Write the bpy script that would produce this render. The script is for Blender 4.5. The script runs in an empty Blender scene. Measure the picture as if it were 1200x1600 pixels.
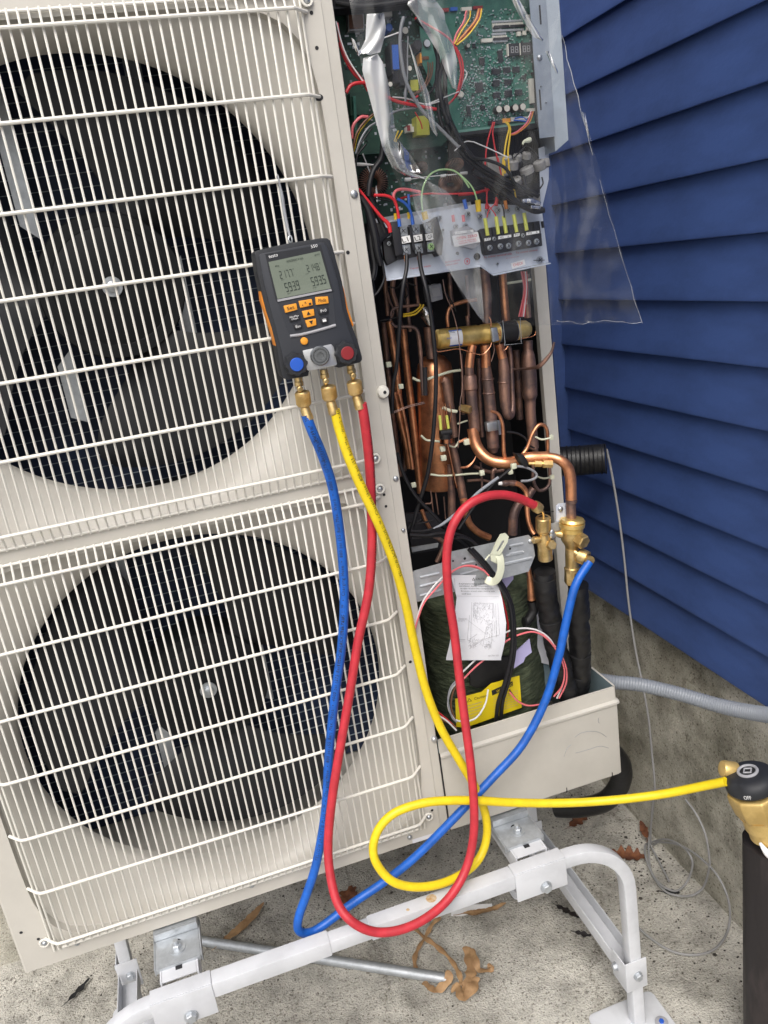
import bpy, bmesh, math, random
from mathutils import Vector, Matrix, noise
random.seed(7)
C = bpy.context.scene.collection
V = Vector
R_ = math.radians

# ------------------------------------------------------------------ camera, sky, sun, exposure
ROT = ((0.9480172673423257, 0.216437964715254, -0.2332763773953711),
       (-0.28545324138362754, 0.25441806116519516, -0.9240064378220119),
       (-0.1406403491334174, 0.9425635562564795, 0.30297563369480546))   # world <- camera
FOC = 1228.5          # focal length in pixels of a 1200x1600 picture
CAMP = V((0, -1.084, 1.42))
cd = bpy.data.cameras.new('camera'); cam = bpy.data.objects.new('camera', cd); C.objects.link(cam)
cd.sensor_fit = 'VERTICAL'; cd.sensor_height = 24.0; cd.lens = 24.0 * FOC / 1600.0
cd.clip_start = 0.02; cd.clip_end = 500
cam.matrix_world = Matrix.Translation(CAMP) @ Matrix(ROT).to_4x4()
bpy.context.scene.camera = cam
w = bpy.data.worlds.new('World'); bpy.context.scene.world = w; w.use_nodes = True
wn = w.node_tree.nodes; wl = w.node_tree.links
sky = wn.new('ShaderNodeTexSky'); sky.sky_type = 'NISHITA'; sky.sun_disc = False
SUN_EL, SUN_AZ = R_(52), R_(205)
sky.sun_elevation = SUN_EL; sky.sun_rotation = SUN_AZ
sky.air_density = 1.0; sky.dust_density = 6.0; sky.ozone_density = 1.0
bw = wn.new('ShaderNodeRGBToBW'); mx = wn.new('ShaderNodeMixRGB'); mx.inputs[0].default_value = 0.55
wl.new(sky.outputs[0], bw.inputs[0]); wl.new(sky.outputs[0], mx.inputs[1]); wl.new(bw.outputs[0], mx.inputs[2])
wl.new(mx.outputs[0], wn['Background'].inputs[0]); wn['Background'].inputs[1].default_value = 0.15
sd = bpy.data.lights.new('sun', 'SUN'); sd.energy = 0.9; sd.angle = R_(22); sd.color = (1, 0.985, 0.955)
sun = bpy.data.objects.new('sun', sd); C.objects.link(sun)
dirv = V((math.sin(SUN_AZ) * math.cos(SUN_EL), math.cos(SUN_AZ) * math.cos(SUN_EL), math.sin(SUN_EL)))
sun.rotation_euler = dirv.to_track_quat('Z', 'Y').to_euler(); sun.location = (0, -3, 5)
vs = bpy.context.scene.view_settings
vs.view_transform = 'Standard'; vs.look = 'None'; vs.gamma = 1; vs.use_curve_mapping = False
vs.exposure = 0.47

# ------------------------------------------------------------------ where a point of the photograph lies on a real plane
def ray(x, y): return Matrix(ROT) @ V((x - 600, -(y - 800), -FOC))
def at(x, y, Y):            # on the plane Y (metres behind the front of the unit)
    d = ray(x, y); return CAMP + d * ((Y - CAMP.y) / d.y)
def atx(x, y, X):
    d = ray(x, y); return CAMP + d * ((X - CAMP.x) / d.x)
def atz(x, y, Z=0.0):
    d = ray(x, y); return CAMP + d * ((Z - CAMP.z) / d.z)
RT = Matrix(ROT).transposed()
def mpp(p): return -(RT @ (V(p) - CAMP)).z / FOC          # metres per photo pixel at p
def crop(ox, oy, s): return lambda x, y: (ox + x / s, oy + y / s)
ID = crop(0, 0, 1)
cU1 = crop(520, 0, 6); cU2 = crop(680, 0, 5.4545); cT1 = crop(540, 200, 6); cT2 = crop(700, 180, 6)
cA = crop(580, 420, 5.714); cA2 = crop(720, 420, 5.714); cB = crop(740, 680, 6); cL = crop(640, 860, 5.333)
cD = crop(600, 680, 7.273); cPn = crop(780, 900, 4.444); cS1 = crop(720, 1240, 4); cG = crop(380, 350, 4.571)
cK = crop(840, 680, 5.714); cV = crop(1100, 1150, 6.4); c1 = crop(500, 0, 3); c2 = crop(560, 400, 3.529); c3 = crop(600, 780, 3)
cW = crop(1000, 1250, 6); cF = crop(560, 1420, 4.615); cH = crop(400, 260, 7.273)

# ------------------------------------------------------------------ materials
def mat(name, col, rough=0.5, metal=0.0, var=0.0, vs_=20.0, bump=0.0, bs=60.0, col2=None, dist=0.002, coat=0.0, spec=0.5, stretch=None, detail=6, lo=0.4, hi=0.62):
    m = bpy.data.materials.new(name); m.use_nodes = True
    n = m.node_tree.nodes; l = m.node_tree.links; b = n['Principled BSDF']
    b.inputs['Base Color'].default_value = (*col, 1); b.inputs['Roughness'].default_value = rough
    b.inputs['Metallic'].default_value = metal; b.inputs['Coat Weight'].default_value = coat
    b.inputs['Specular IOR Level'].default_value = spec
    tc = n.new('ShaderNodeTexCoord'); mp = n.new('ShaderNodeMapping'); l.new(tc.outputs['Object'], mp.inputs[0])
    if stretch: mp.inputs['Scale'].default_value = stretch
    if var > 0 or col2:
        c2_ = col2 if col2 else tuple(max(0, c * (1 - var)) for c in col)
        nz = n.new('ShaderNodeTexNoise'); nz.inputs['Scale'].default_value = vs_; nz.inputs['Detail'].default_value = detail
        nz.inputs['Roughness'].default_value = 0.62
        rp = n.new('ShaderNodeValToRGB'); rp.color_ramp.elements[0].position = lo; rp.color_ramp.elements[1].position = hi
        rp.color_ramp.elements[0].color = (*c2_, 1); rp.color_ramp.elements[1].color = (*col, 1)
        l.new(mp.outputs[0], nz.inputs['Vector']); l.new(nz.outputs[0], rp.inputs[0]); l.new(rp.outputs[0], b.inputs['Base Color'])
        rr = n.new('ShaderNodeMapRange'); rr.inputs[3].default_value = min(1, rough * 1.25); rr.inputs[4].default_value = rough * 0.85
        l.new(nz.outputs[0], rr.inputs[0]); l.new(rr.outputs[0], b.inputs['Roughness'])
    if bump > 0:
        nb = n.new('ShaderNodeTexNoise'); nb.inputs['Scale'].default_value = bs; nb.inputs['Detail'].default_value = 5
        bp = n.new('ShaderNodeBump'); bp.inputs['Strength'].default_value = bump; bp.inputs['Distance'].default_value = dist
        l.new(mp.outputs[0], nb.inputs['Vector']); l.new(nb.outputs[0], bp.inputs['Height']); l.new(bp.outputs[0], b.inputs['Normal'])
    return m
M = {}
M['ivory'] = mat('ivory_paint', (0.535, 0.512, 0.462), 0.36, var=0.09, vs_=9, bump=0.03, bs=900, dist=0.0004)
M['wire'] = mat('wire_coating', (0.71, 0.69, 0.63), 0.38)
M['blade'] = mat('fan_plastic', (0.0085, 0.0095, 0.012), 0.55, var=0.3, vs_=12, bump=0.05, bs=200)
M['black'] = mat('black_plastic', (0.012, 0.012, 0.013), 0.5, var=0.3, vs_=40)
M['hub'] = mat('fan_hub_plastic', (0.006, 0.007, 0.008), 0.6, spec=0.25)
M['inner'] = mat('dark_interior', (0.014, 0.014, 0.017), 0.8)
M['cable'] = mat('black_cable', (0.012, 0.012, 0.014), 0.4, spec=0.4)
M['coil'] = mat('coil_fins', (0.020, 0.036, 0.085), 0.6, var=0.4, vs_=14)
M['coilline'] = mat('coil_tube', (0.36, 0.42, 0.48), 0.5, 0.0)
M['steel'] = mat('zinc_steel', (0.50, 0.53, 0.56), 0.38, 0.85, var=0.25, vs_=45, bump=0.05, bs=300)
M['galv'] = mat('galvanised', (0.52, 0.55, 0.58), 0.42, 0.6, var=0.16, vs_=70)
M['white'] = mat('white_powdercoat', (0.60, 0.615, 0.645), 0.42, var=0.12, vs_=16, bump=0.03, bs=400, dist=0.0005)
M['traypaint'] = mat('tray_zinc', (0.60, 0.65, 0.74), 0.4, 0.1, var=0.12, vs_=20)
M['flange'] = mat('flange_zinc', (0.36, 0.41, 0.47), 0.4, 0.4, var=0.2, vs_=14)
M['copper'] = mat('copper', (0.80, 0.37, 0.19), 0.36, 0.85, vs_=38, col2=(0.36, 0.15, 0.085), bump=0.06, bs=120, lo=.32, hi=.6)
M['copper_dk'] = mat('tarnished_copper', (0.40, 0.23, 0.17), 0.45, 0.7, vs_=30, col2=(0.16, 0.11, 0.10), bump=0.1, bs=120)
M['copper_hi'] = mat('bright_copper', (0.80, 0.40, 0.24), 0.24, 1.0, vs_=40, col2=(0.5, 0.2, 0.1))
M['brass'] = mat('brass', (0.78, 0.58, 0.28), 0.33, 0.85, vs_=70, col2=(0.55, 0.38, 0.15), bump=0.07, bs=350, dist=0.0006)
M['brassdull'] = mat('cast_brass', (0.72, 0.52, 0.20), 0.36, 0.55, vs_=35, col2=(0.58, 0.40, 0.14), bump=0.15, bs=500, dist=0.0006)
M['goldfoil'] = mat('valve_brass', (0.95, 0.70, 0.26), 0.3, 0.75, vs_=26, col2=(0.62, 0.42, 0.12), bump=0.12, bs=60)
M['blue'] = mat('blue_hose', (0.008, 0.11, 0.50), 0.42, var=0.25, vs_=50, bump=0.06, bs=700, dist=0.0004)
M['red'] = mat('red_hose', (0.52, 0.03, 0.045), 0.45, var=0.2, vs_=50, bump=0.06, bs=700, dist=0.0004)
M['yellow'] = mat('yellow_hose', (0.80, 0.60, 0.012), 0.42, var=0.12, vs_=50, bump=0.06, bs=700, dist=0.0004)
M['ink'] = mat('black_ink', (0.015, 0.015, 0.015), 0.6)
M['bodygrey'] = mat('gauge_shell', (0.017, 0.019, 0.024), 0.55, var=0.15, vs_=60, bump=0.08, bs=900, dist=0.0003)
M['facegrey'] = mat('gauge_face', (0.028, 0.031, 0.039), 0.5)
M['orange'] = mat('orange_rubber', (0.72, 0.24, 0.02), 0.5)
M['amber'] = mat('orange_button', (0.78, 0.32, 0.03), 0.45)
M['lcd'] = mat('lcd_glass', (0.17, 0.20, 0.16), 0.25, coat=0.6)
M['lcdseg'] = mat('lcd_segment', (0.02, 0.03, 0.025), 0.4)
M['whiteprint'] = mat('white_print', (0.8, 0.8, 0.8), 0.5)
M['redprint'] = mat('red_print', (0.6, 0.05, 0.06), 0.5)
M['greyprint'] = mat('grey_print', (0.33, 0.33, 0.35), 0.6)
M['bluecap'] = mat('blue_cap', (0.02, 0.10, 0.50), 0.35)
M['redcap'] = mat('dark_red_cap', (0.24, 0.02, 0.025), 0.35)
M['alu'] = mat('cast_aluminium', (0.60, 0.61, 0.62), 0.35, 0.7, var=0.1, vs_=80)
M['glassdk'] = mat('sight_glass', (0.16, 0.17, 0.18), 0.12, 0.5)
M['pcb'] = mat('circuit_board_green', (0.025, 0.115, 0.085), 0.4, vs_=90, col2=(0.045, 0.16, 0.12), bump=0.15, bs=500, coat=0.2)
M['pcbold'] = mat('power_board_green', (0.010, 0.042, 0.028), 0.45, vs_=60, col2=(0.02, 0.065, 0.042))
M['chip'] = mat('chip_black', (0.018, 0.018, 0.022), 0.45)
M['solder'] = mat('solder', (0.6, 0.62, 0.64), 0.4, 0.6)
M['mint'] = mat('solder_mask_light', (0.14, 0.30, 0.25), 0.5)
M['capgrey'] = mat('capacitor_grey', (0.30, 0.31, 0.34), 0.5, var=0.2, vs_=60)
M['plug'] = mat('connector_white', (0.62, 0.60, 0.54), 0.5)
M['wyel'] = mat('wire_yellow', (0.75, 0.50, 0.02), 0.45)
M['wred'] = mat('wire_red', (0.55, 0.02, 0.03), 0.42)
M['wpink'] = mat('wire_pink', (0.72, 0.16, 0.18), 0.42)
M['wblue'] = mat('wire_blue', (0.03, 0.12, 0.5), 0.42)
M['wgrn'] = mat('wire_green', (0.35, 0.55, 0.25), 0.45)
M['wwht'] = mat('wire_white', (0.68, 0.68, 0.68), 0.45)
M['wgry'] = mat('wire_grey', (0.24, 0.25, 0.27), 0.45)
M['wor'] = mat('wire_orange', (0.6, 0.2, 0.03), 0.45)
M['wbrn'] = mat('wire_brown', (0.14, 0.06, 0.03), 0.45)
M['nylon'] = mat('natural_nylon', (0.60, 0.62, 0.48), 0.4)
M['relay'] = mat('blue_relay', (0.02, 0.10, 0.42), 0.4)
M['tfyel'] = mat('yellow_tape', (0.42, 0.42, 0.06), 0.5)
M['sleeve'] = mat('yellow_sleeve', (0.60, 0.62, 0.12), 0.4)
M['ferrite'] = mat('ferrite_grey', (0.33, 0.32, 0.31), 0.5, var=0.25, vs_=50)
M['blanket'] = mat('quilted_blanket', (0.095, 0.115, 0.065), 0.9, vs_=60, col2=(0.04, 0.055, 0.030), bump=1.0, bs=70, dist=0.008, stretch=(.6, .6, 2.6))
M['lilac'] = mat('lilac_tab', (0.45, 0.42, 0.68), 0.6)
M['caution'] = mat('caution_yellow', (0.68, 0.52, 0.01), 0.5)
M['paper'] = mat('paper', (0.68, 0.69, 0.73), 0.7, var=0.04, vs_=20)
M['insul'] = mat('pipe_insulation', (0.010, 0.010, 0.011), 0.42, var=0.3, vs_=30, bump=0.5, bs=26, dist=0.006)
M['panin'] = mat('pan_inner_paint', (0.20, 0.27, 0.30), 0.4, var=0.1, vs_=20)
M['conduit'] = mat('grey_pvc', (0.22, 0.24, 0.27), 0.42)
M['greycable'] = mat('grey_cable', (0.25, 0.25, 0.25), 0.5)
M['leaf'] = mat('dry_leaf', (0.20, 0.075, 0.03), 0.7, vs_=60, col2=(0.10, 0.035, 0.018), bump=0.3, bs=80)
M['tape'] = mat('dry_tape', (0.42, 0.26, 0.13), 0.65, vs_=30, col2=(0.26, 0.15, 0.07), bump=0.2, bs=60)
M['rust'] = mat('rust_stain', (0.42, 0.22, 0.05), 0.7, vs_=120, col2=(0.55, 0.47, 0.35))
M['darkwood'] = mat('dark_bark', (0.045, 0.034, 0.034), 0.55, vs_=26, lo=.5, hi=.72, col2=(0.014, 0.011, 0.012), bump=0.5, bs=30, dist=0.004, stretch=(1, 1, 0.25))
M['foil'] = mat('foil', (0.75, 0.76, 0.78), 0.22, 1.0, bump=0.8, bs=120, dist=0.003)
M['siding'] = mat('blue_vinyl', (0.043, 0.080, 0.225), 0.42, var=0.22, vs_=6, bump=0.35, bs=90, dist=0.0008, stretch=(1, 0.12, 2.2))

def concrete(name, dark, mid, light, moss=0.0, scale=1.0):
    m = bpy.data.materials.new(name); m.use_nodes = True
    n = m.node_tree.nodes; l = m.node_tree.links; b = n['Principled BSDF']; b.inputs['Roughness'].default_value = 0.92
    b.inputs['Specular IOR Level'].default_value = 0.2
    tc = n.new('ShaderNodeTexCoord')
    def nz(s, d=8, r=0.6):
        t = n.new('ShaderNodeTexNoise'); t.inputs['Scale'].default_value = s * scale; t.inputs['Detail'].default_value = d
        t.inputs['Roughness'].default_value = r; l.new(tc.outputs['Object'], t.inputs['Vector']); return t
    def ramp(src, *st):
        r = n.new('ShaderNodeValToRGB'); e = r.color_ramp.elements
        while len(e) < len(st): e.new(0.5)
        for k, (p, c) in enumerate(st): e[k].position = p; e[k].color = (*c, 1)
        l.new(src, r.inputs[0]); return r
    big = ramp(nz(3.2).outputs[0], (0.32, dark), (0.47, mid), (0.62, light))
    grain = ramp(nz(240, 5, 0.7).outputs[0], (0.34, (0.72,) * 3), (0.5, (1.0,) * 3), (0.66, (1.18,) * 3))
    mm = n.new('ShaderNodeMixRGB'); mm.blend_type = 'MULTIPLY'; mm.inputs[0].default_value = 0.85
    l.new(big.outputs[0], mm.inputs[1]); l.new(grain.outputs[0], mm.inputs[2])
    vo = n.new('ShaderNodeTexVoronoi'); vo.inputs['Scale'].default_value = 300 * scale; l.new(tc.outputs['Object'], vo.inputs['Vector'])
    hs = n.new('ShaderNodeSeparateColor'); l.new(vo.outputs['Color'], hs.inputs[0])
    dk = ramp(hs.outputs[0], (0.93, (1, 1, 1)), (0.96, (0.4, 0.38, 0.35)))
    mid = ramp(nz(13, 6, 0.65).outputs[0], (0.36, (0.72,) * 3), (0.50, (1.0,) * 3), (0.64, (1.12,) * 3))
    mk = n.new('ShaderNodeMixRGB'); mk.blend_type = 'MULTIPLY'; mk.inputs[0].default_value = 1; l.new(mm.outputs[0], mk.inputs[1]); l.new(mid.outputs[0], mk.inputs[2]); mm = mk
    m2 = n.new('ShaderNodeMixRGB'); m2.blend_type = 'MULTIPLY'; m2.inputs[0].default_value = 0.8
    l.new(mm.outputs[0], m2.inputs[1]); l.new(dk.outputs[0], m2.inputs[2])
    crk = n.new('ShaderNodeTexVoronoi'); crk.feature = 'DISTANCE_TO_EDGE'; crk.inputs['Scale'].default_value = 1.15
    wn_ = n.new('ShaderNodeMixRGB'); wn_.inputs[0].default_value = 0.12; l.new(tc.outputs['Object'], wn_.inputs[1]); l.new(nz(7, 6, 0.7).outputs[1], wn_.inputs[2]); l.new(wn_.outputs[0], crk.inputs['Vector'])
    ck = ramp(crk.outputs[0], (0.0, (0.45, 0.43, 0.40)), (0.004, (1, 1, 1)))
    m4 = n.new('ShaderNodeMixRGB'); m4.blend_type = 'MULTIPLY'; m4.inputs[0].default_value = 0.7; l.new(m2.outputs[0], m4.inputs[1]); l.new(ck.outputs[0], m4.inputs[2]); m2 = m4
    st = ramp(nz(26, 7, 0.75).outputs[0], (0.30, (0.45, 0.42, 0.38)), (0.37, (1, 1, 1)))
    m5 = n.new('ShaderNodeMixRGB'); m5.blend_type = 'MULTIPLY'; m5.inputs[0].default_value = 0.8; l.new(m2.outputs[0], m5.inputs[1]); l.new(st.outputs[0], m5.inputs[2]); m2 = m5
    out = m2
    if moss > 0:
        g = ramp(nz(5.5, 10, 0.7).outputs[0], (0.50, (0, 0, 0)), (0.68, (moss,) * 3))
        m3 = n.new('ShaderNodeMixRGB'); l.new(g.outputs[0], m3.inputs[0]); l.new(out.outputs[0], m3.inputs[1])
        m3.inputs[2].default_value = (0.055, 0.058, 0.026, 1); out = m3
    l.new(out.outputs[0], b.inputs['Base Color'])
    ad = n.new('ShaderNodeMath'); ad.operation = 'ADD'; l.new(nz(60, 6, 0.7).outputs[0], ad.inputs[0]); l.new(nz(260, 3).outputs[0], ad.inputs[1])
    bp = n.new('ShaderNodeBump'); bp.inputs['Strength'].default_value = 0.8; bp.inputs['Distance'].default_value = 0.008
    l.new(ad.outputs[0], bp.inputs['Height']); l.new(bp.outputs[0], b.inputs['Normal'])
    return m
M['ground'] = concrete('slab_concrete', (0.36, 0.345, 0.305), (0.50, 0.48, 0.43), (0.59, 0.57, 0.515), 0.3)
M['found'] = concrete('foundation_concrete', (0.22, 0.205, 0.16), (0.40, 0.38, 0.315), (0.56, 0.535, 0.465), 0.42, 1.0)

def film_mat(name, white, gloss, bump):
    m = bpy.data.materials.new(name); m.use_nodes = True; n = m.node_tree.nodes; l = m.node_tree.links
    n.remove(n['Principled BSDF']); out = n['Material Output']
    tr = n.new('ShaderNodeBsdfTransparent'); tr.inputs[0].default_value = (0.96, 0.97, 0.98, 1)
    gl = n.new('ShaderNodeBsdfGlossy'); gl.inputs['Roughness'].default_value = 0.07; gl.inputs['Color'].default_value = (1, 1, 1, 1)
    df = n.new('ShaderNodeBsdfDiffuse'); df.inputs[0].default_value = (0.95, 0.97, 0.98, 1)
    tl = n.new('ShaderNodeBsdfTranslucent'); tl.inputs[0].default_value = (0.8, 0.84, 0.86, 1)
    fr = n.new('ShaderNodeFresnel'); fr.inputs[0].default_value = 1.5
    k = n.new('ShaderNodeMath'); k.operation = 'MULTIPLY'; k.inputs[1].default_value = gloss; l.new(fr.outputs[0], k.inputs[0])
    tc = n.new('ShaderNodeTexCoord'); nz = n.new('ShaderNodeTexNoise'); nz.inputs['Scale'].default_value = 11; nz.inputs['Detail'].default_value = 2
    nz.inputs['Distortion'].default_value = 1.2
    mp = n.new('ShaderNodeMapping'); mp.inputs['Scale'].default_value = (1.2, 1, 0.7)
    l.new(tc.outputs['Object'], mp.inputs[0]); l.new(mp.outputs[0], nz.inputs['Vector'])
    bp = n.new('ShaderNodeBump'); bp.inputs['Strength'].default_value = bump; bp.inputs['Distance'].default_value = 0.02
    l.new(nz.outputs[0], bp.inputs['Height']); l.new(bp.outputs[0], gl.inputs['Normal']); l.new(bp.outputs[0], fr.inputs['Normal'])
    m1 = n.new('ShaderNodeMixShader'); m0 = n.new('ShaderNodeMixShader'); m2 = n.new('ShaderNodeMixShader')
    l.new(df.outputs[0], m0.inputs[1]); l.new(tl.outputs[0], m0.inputs[2])
    n2 = n.new('ShaderNodeTexNoise'); n2.inputs['Scale'].default_value = 7; n2.inputs['Detail'].default_value = 1.5; n2.inputs['Distortion'].default_value = 2.5
    l.new(mp.outputs[0], n2.inputs['Vector']); mr = n.new('ShaderNodeMapRange'); mr.inputs[1].default_value = 0.47; mr.inputs[2].default_value = 0.56
    mr.inputs[3].default_value = white * 0.45; mr.inputs[4].default_value = white * 1.6; l.new(n2.outputs[0], mr.inputs[0]); l.new(mr.outputs[0], m1.inputs[0])
    l.new(tr.outputs[0], m1.inputs[1]); l.new(m0.outputs[0], m1.inputs[2])
    l.new(k.outputs[0], m2.inputs[0]); l.new(m1.outputs[0], m2.inputs[1]); l.new(gl.outputs[0], m2.inputs[2])
    l.new(m2.outputs[0], out.inputs[0]); return m
M['film'] = film_mat('clear_film', 0.038, 0.5, 0.6)
M['filmglint'] = film_mat('glint_film', 0.55, 3.2, 0.35)  # whitish film, sky glints on the creases painted into its colour

# ------------------------------------------------------------------ mesh collector
def smooth(pts, k=6):
    pts = [V(p) for p in pts]
    if len(pts) < 3 or k < 2: return pts
    P = [pts[0] * 2 - pts[1]] + pts + [pts[-1] * 2 - pts[-2]]; out = []
    for i in range(1, len(P) - 2):
        a, b, c, d = P[i - 1], P[i], P[i + 1], P[i + 2]
        for j in range(k):
            t = j / k
            out.append(0.5 * ((2 * b) + (c - a) * t + (2 * a - 5 * b + 4 * c - d) * t * t + (3 * b - a - 3 * c + d) * t ** 3))
    out.append(pts[-1]); return out
def perp(d):
    d = d.normalized(); a = V((0, 0, 1)) if abs(d.z) < 0.9 else V((1, 0, 0))
    u = d.cross(a).normalized(); return u, d.cross(u).normalized()
class MB:
    def __init__(s): s.v = []; s.f = []
    def add(s, vs_, fs):
        o = len(s.v); s.v += [tuple(p) for p in vs_]; s.f += [tuple(i + o for i in f) for f in fs]; return s
    def box(s, lo, hi):
        (x0, y0, z0), (x1, y1, z1) = lo, hi
        return s.add([(x0, y0, z0), (x1, y0, z0), (x1, y1, z0), (x0, y1, z0), (x0, y0, z1), (x1, y0, z1), (x1, y1, z1), (x0, y1, z1)],
                     [(0, 3, 2, 1), (4, 5, 6, 7), (0, 1, 5, 4), (1, 2, 6, 5), (2, 3, 7, 6), (3, 0, 4, 7)])
    def beam(s, p0, p1, a, b, up=(0, 0, 1)):     # rectangular bar a wide (sideways), b along up
        p0, p1 = V(p0), V(p1); d = (p1 - p0).normalized(); u = d.cross(V(up)).normalized() * a / 2; w_ = u.cross(d).normalized() * b / 2
        q = []
        for p in (p0, p1): q += [p - u - w_, p + u - w_, p + u + w_, p - u + w_]
        return s.add(q, [(0, 3, 2, 1), (4, 5, 6, 7), (0, 1, 5, 4), (1, 2, 6, 5), (2, 3, 7, 6), (3, 0, 4, 7)])
    def rtube(s, pts, a, b, up, bev=0.004):          # rounded rectangular tube swept along pts in a plane with normal up
        pts = [V(p) for p in pts]; up = V(up).normalized(); rings = []
        prof = []
        for cx, cy, a0 in ((a / 2 - bev, b / 2 - bev, 0), (-a / 2 + bev, b / 2 - bev, 90), (-a / 2 + bev, -b / 2 + bev, 180), (a / 2 - bev, -b / 2 + bev, 270)):
            for k in (0, 45, 90): prof.append((cx + bev * math.cos(R_(a0 + k)), cy + bev * math.sin(R_(a0 + k))))
        for i, p in enumerate(pts):
            d = (pts[min(i + 1, len(pts) - 1)] - pts[max(i - 1, 0)]).normalized(); u = d.cross(up).normalized()
            rings.append([p + u * x + up * y for x, y in prof])
        n = len(prof); v = [q for r in rings for q in r]; f = []
        for i in range(len(rings) - 1):
            for j in range(n): f.append((i * n + j, i * n + (j + 1) % n, (i + 1) * n + (j + 1) % n, (i + 1) * n + j))
        f += [tuple(range(n))[::-1], tuple((len(rings) - 1) * n + j for j in range(n))]
        return s.add(v, f)
    def tube(s, pts, r, n=10, k=6, caps=True):
        if not isinstance(r, (list, tuple)): r = [r] * len(pts)
        m = len(pts); P = smooth(pts, k); rr = []
        if len(P) == m: rr = list(r)
        else:
            for i in range(m - 1): rr += [r[i] + (r[i + 1] - r[i]) * j / k for j in range(k)]
            rr.append(r[-1])
        d0 = (P[1] - P[0]).normalized(); u, _ = perp(d0); v = []; f = []
        for i, p in enumerate(P):
            d = (P[min(i + 1, len(P) - 1)] - P[max(i - 1, 0)])
            if d.length < 1e-9: d = d0
            d = d.normalized(); u = (u - d * u.dot(d)); u = u.normalized() if u.length > 1e-6 else perp(d)[0]; w_ = d.cross(u)
            v += [p + (u * math.cos(2 * math.pi * j / n) + w_ * math.sin(2 * math.pi * j / n)) * rr[i] for j in range(n)]
            d0 = d
        for i in range(len(P) - 1):
            for j in range(n): f.append((i * n + j, i * n + (j + 1) % n, (i + 1) * n + (j + 1) % n, (i + 1) * n + j))
        if caps: f += [tuple(range(n))[::-1], tuple((len(P) - 1) * n + j for j in range(n))]
        return s.add(v, f)
    def lathe(s, p, d, prof, n=24, rot=0.0, ref=None):      # prof: (distance along d, radius)
        p = V(p); d = V(d).normalized(); u, w_ = perp(d)
        if ref is not None: u = (V(ref) - d * V(ref).dot(d)).normalized(); w_ = d.cross(u)
        v = []; f = []
        for t, r in prof:
            for j in range(n):
                a = 2 * math.pi * j / n + rot; v.append(p + d * t + (u * math.cos(a) + w_ * math.sin(a)) * max(r, 1e-5))
        for i in range(len(prof) - 1):
            for j in range(n): f.append((i * n + j, i * n + (j + 1) % n, (i + 1) * n + (j + 1) % n, (i + 1) * n + j))
        f += [tuple(range(n))[::-1], tuple((len(prof) - 1) * n + j for j in range(n))]
        return s.add(v, f)
    def prism(s, poly, dv):                      # closed outline pushed along dv
        poly = [V(p) for p in poly]; dv = V(dv); n = len(poly)
        return s.add(poly + [p + dv for p in poly], [tuple(range(n)), tuple(range(2 * n - 1, n - 1, -1))] + [(i, i + n, (i + 1) % n + n, (i + 1) % n) for i in range(n)])
    def torus(s, c, ax, R, r, n=28, m=10):
        u, w_ = perp(V(ax)); c = V(c)
        v = []; f = []
        for i in range(n):
            a = 2 * math.pi * i / n; e = u * math.cos(a) + w_ * math.sin(a)
            for j in range(m):
                b = 2 * math.pi * j / m; v.append(c + e * (R + r * math.cos(b)) + V(ax).normalized() * r * math.sin(b))
        for i in range(n):
            for j in range(m): f.append((i * m + j, ((i + 1) % n) * m + j, ((i + 1) % n) * m + (j + 1) % m, i * m + (j + 1) % m))
        return s.add(v, f)
    def grid(s, fn, nu, nv):
        v = [fn(i / nu, j / nv) for j in range(nv + 1) for i in range(nu + 1)]
        return s.add(v, [(j * (nu + 1) + i, j * (nu + 1) + i + 1, (j + 1) * (nu + 1) + i + 1, (j + 1) * (nu + 1) + i) for j in range(nv) for i in range(nu)])
    def mesh(s, name, m, bevel=0, sharp=35):
        me = bpy.data.meshes.new(name); me.from_pydata(s.v, [], s.f)
        bm = bmesh.new(); bm.from_mesh(me); bmesh.ops.recalc_face_normals(bm, faces=bm.faces)
        if bevel:
            ed = [e for e in bm.edges if len(e.link_faces) == 2 and e.calc_face_angle(0) > R_(30)]
            bmesh.ops.bevel(bm, geom=ed, offset=bevel, segments=2, profile=0.6, affect='EDGES', clamp_overlap=True)
        bm.to_mesh(me); bm.free()
        me.materials.append(m); me.shade_smooth(); me.set_sharp_from_angle(angle=R_(sharp)); return me
    def build(s, name, m, parent=None, bevel=0, sharp=35, label=None, kind=None):
        o = bpy.data.objects.new(name, s.mesh(name, m, bevel, sharp)); C.objects.link(o); adopt(o, parent)
        if label: o['label'] = label
        if kind: o['kind'] = kind
        return o
def wloc(o):
    l = o.location.copy()
    while o.parent: o = o.parent; l += o.location
    return l
def adopt(o, parent):
    if parent is not None:
        o.parent = parent; o.matrix_parent_inverse = Matrix.Identity(4); o.location = o.location - wloc(parent)
def thing(name, label, cat, loc=(0, 0, 0), group=None):
    o = bpy.data.objects.new(name, None); C.objects.link(o); o.location = loc; o.empty_display_size = 0.05
    o['label'] = label; o['category'] = cat
    if group: o['group'] = group
    return o
def tag(o, label, cat, group=None, kind=None):
    if label: o['label'] = label
    if cat: o['category'] = cat
    if group: o['group'] = group
    if kind: o['kind'] = kind
    return o
def share(me, name, loc, parent):
    o = bpy.data.objects.new(name, me); C.objects.link(o); o.location = loc; adopt(o, parent); return o

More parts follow.
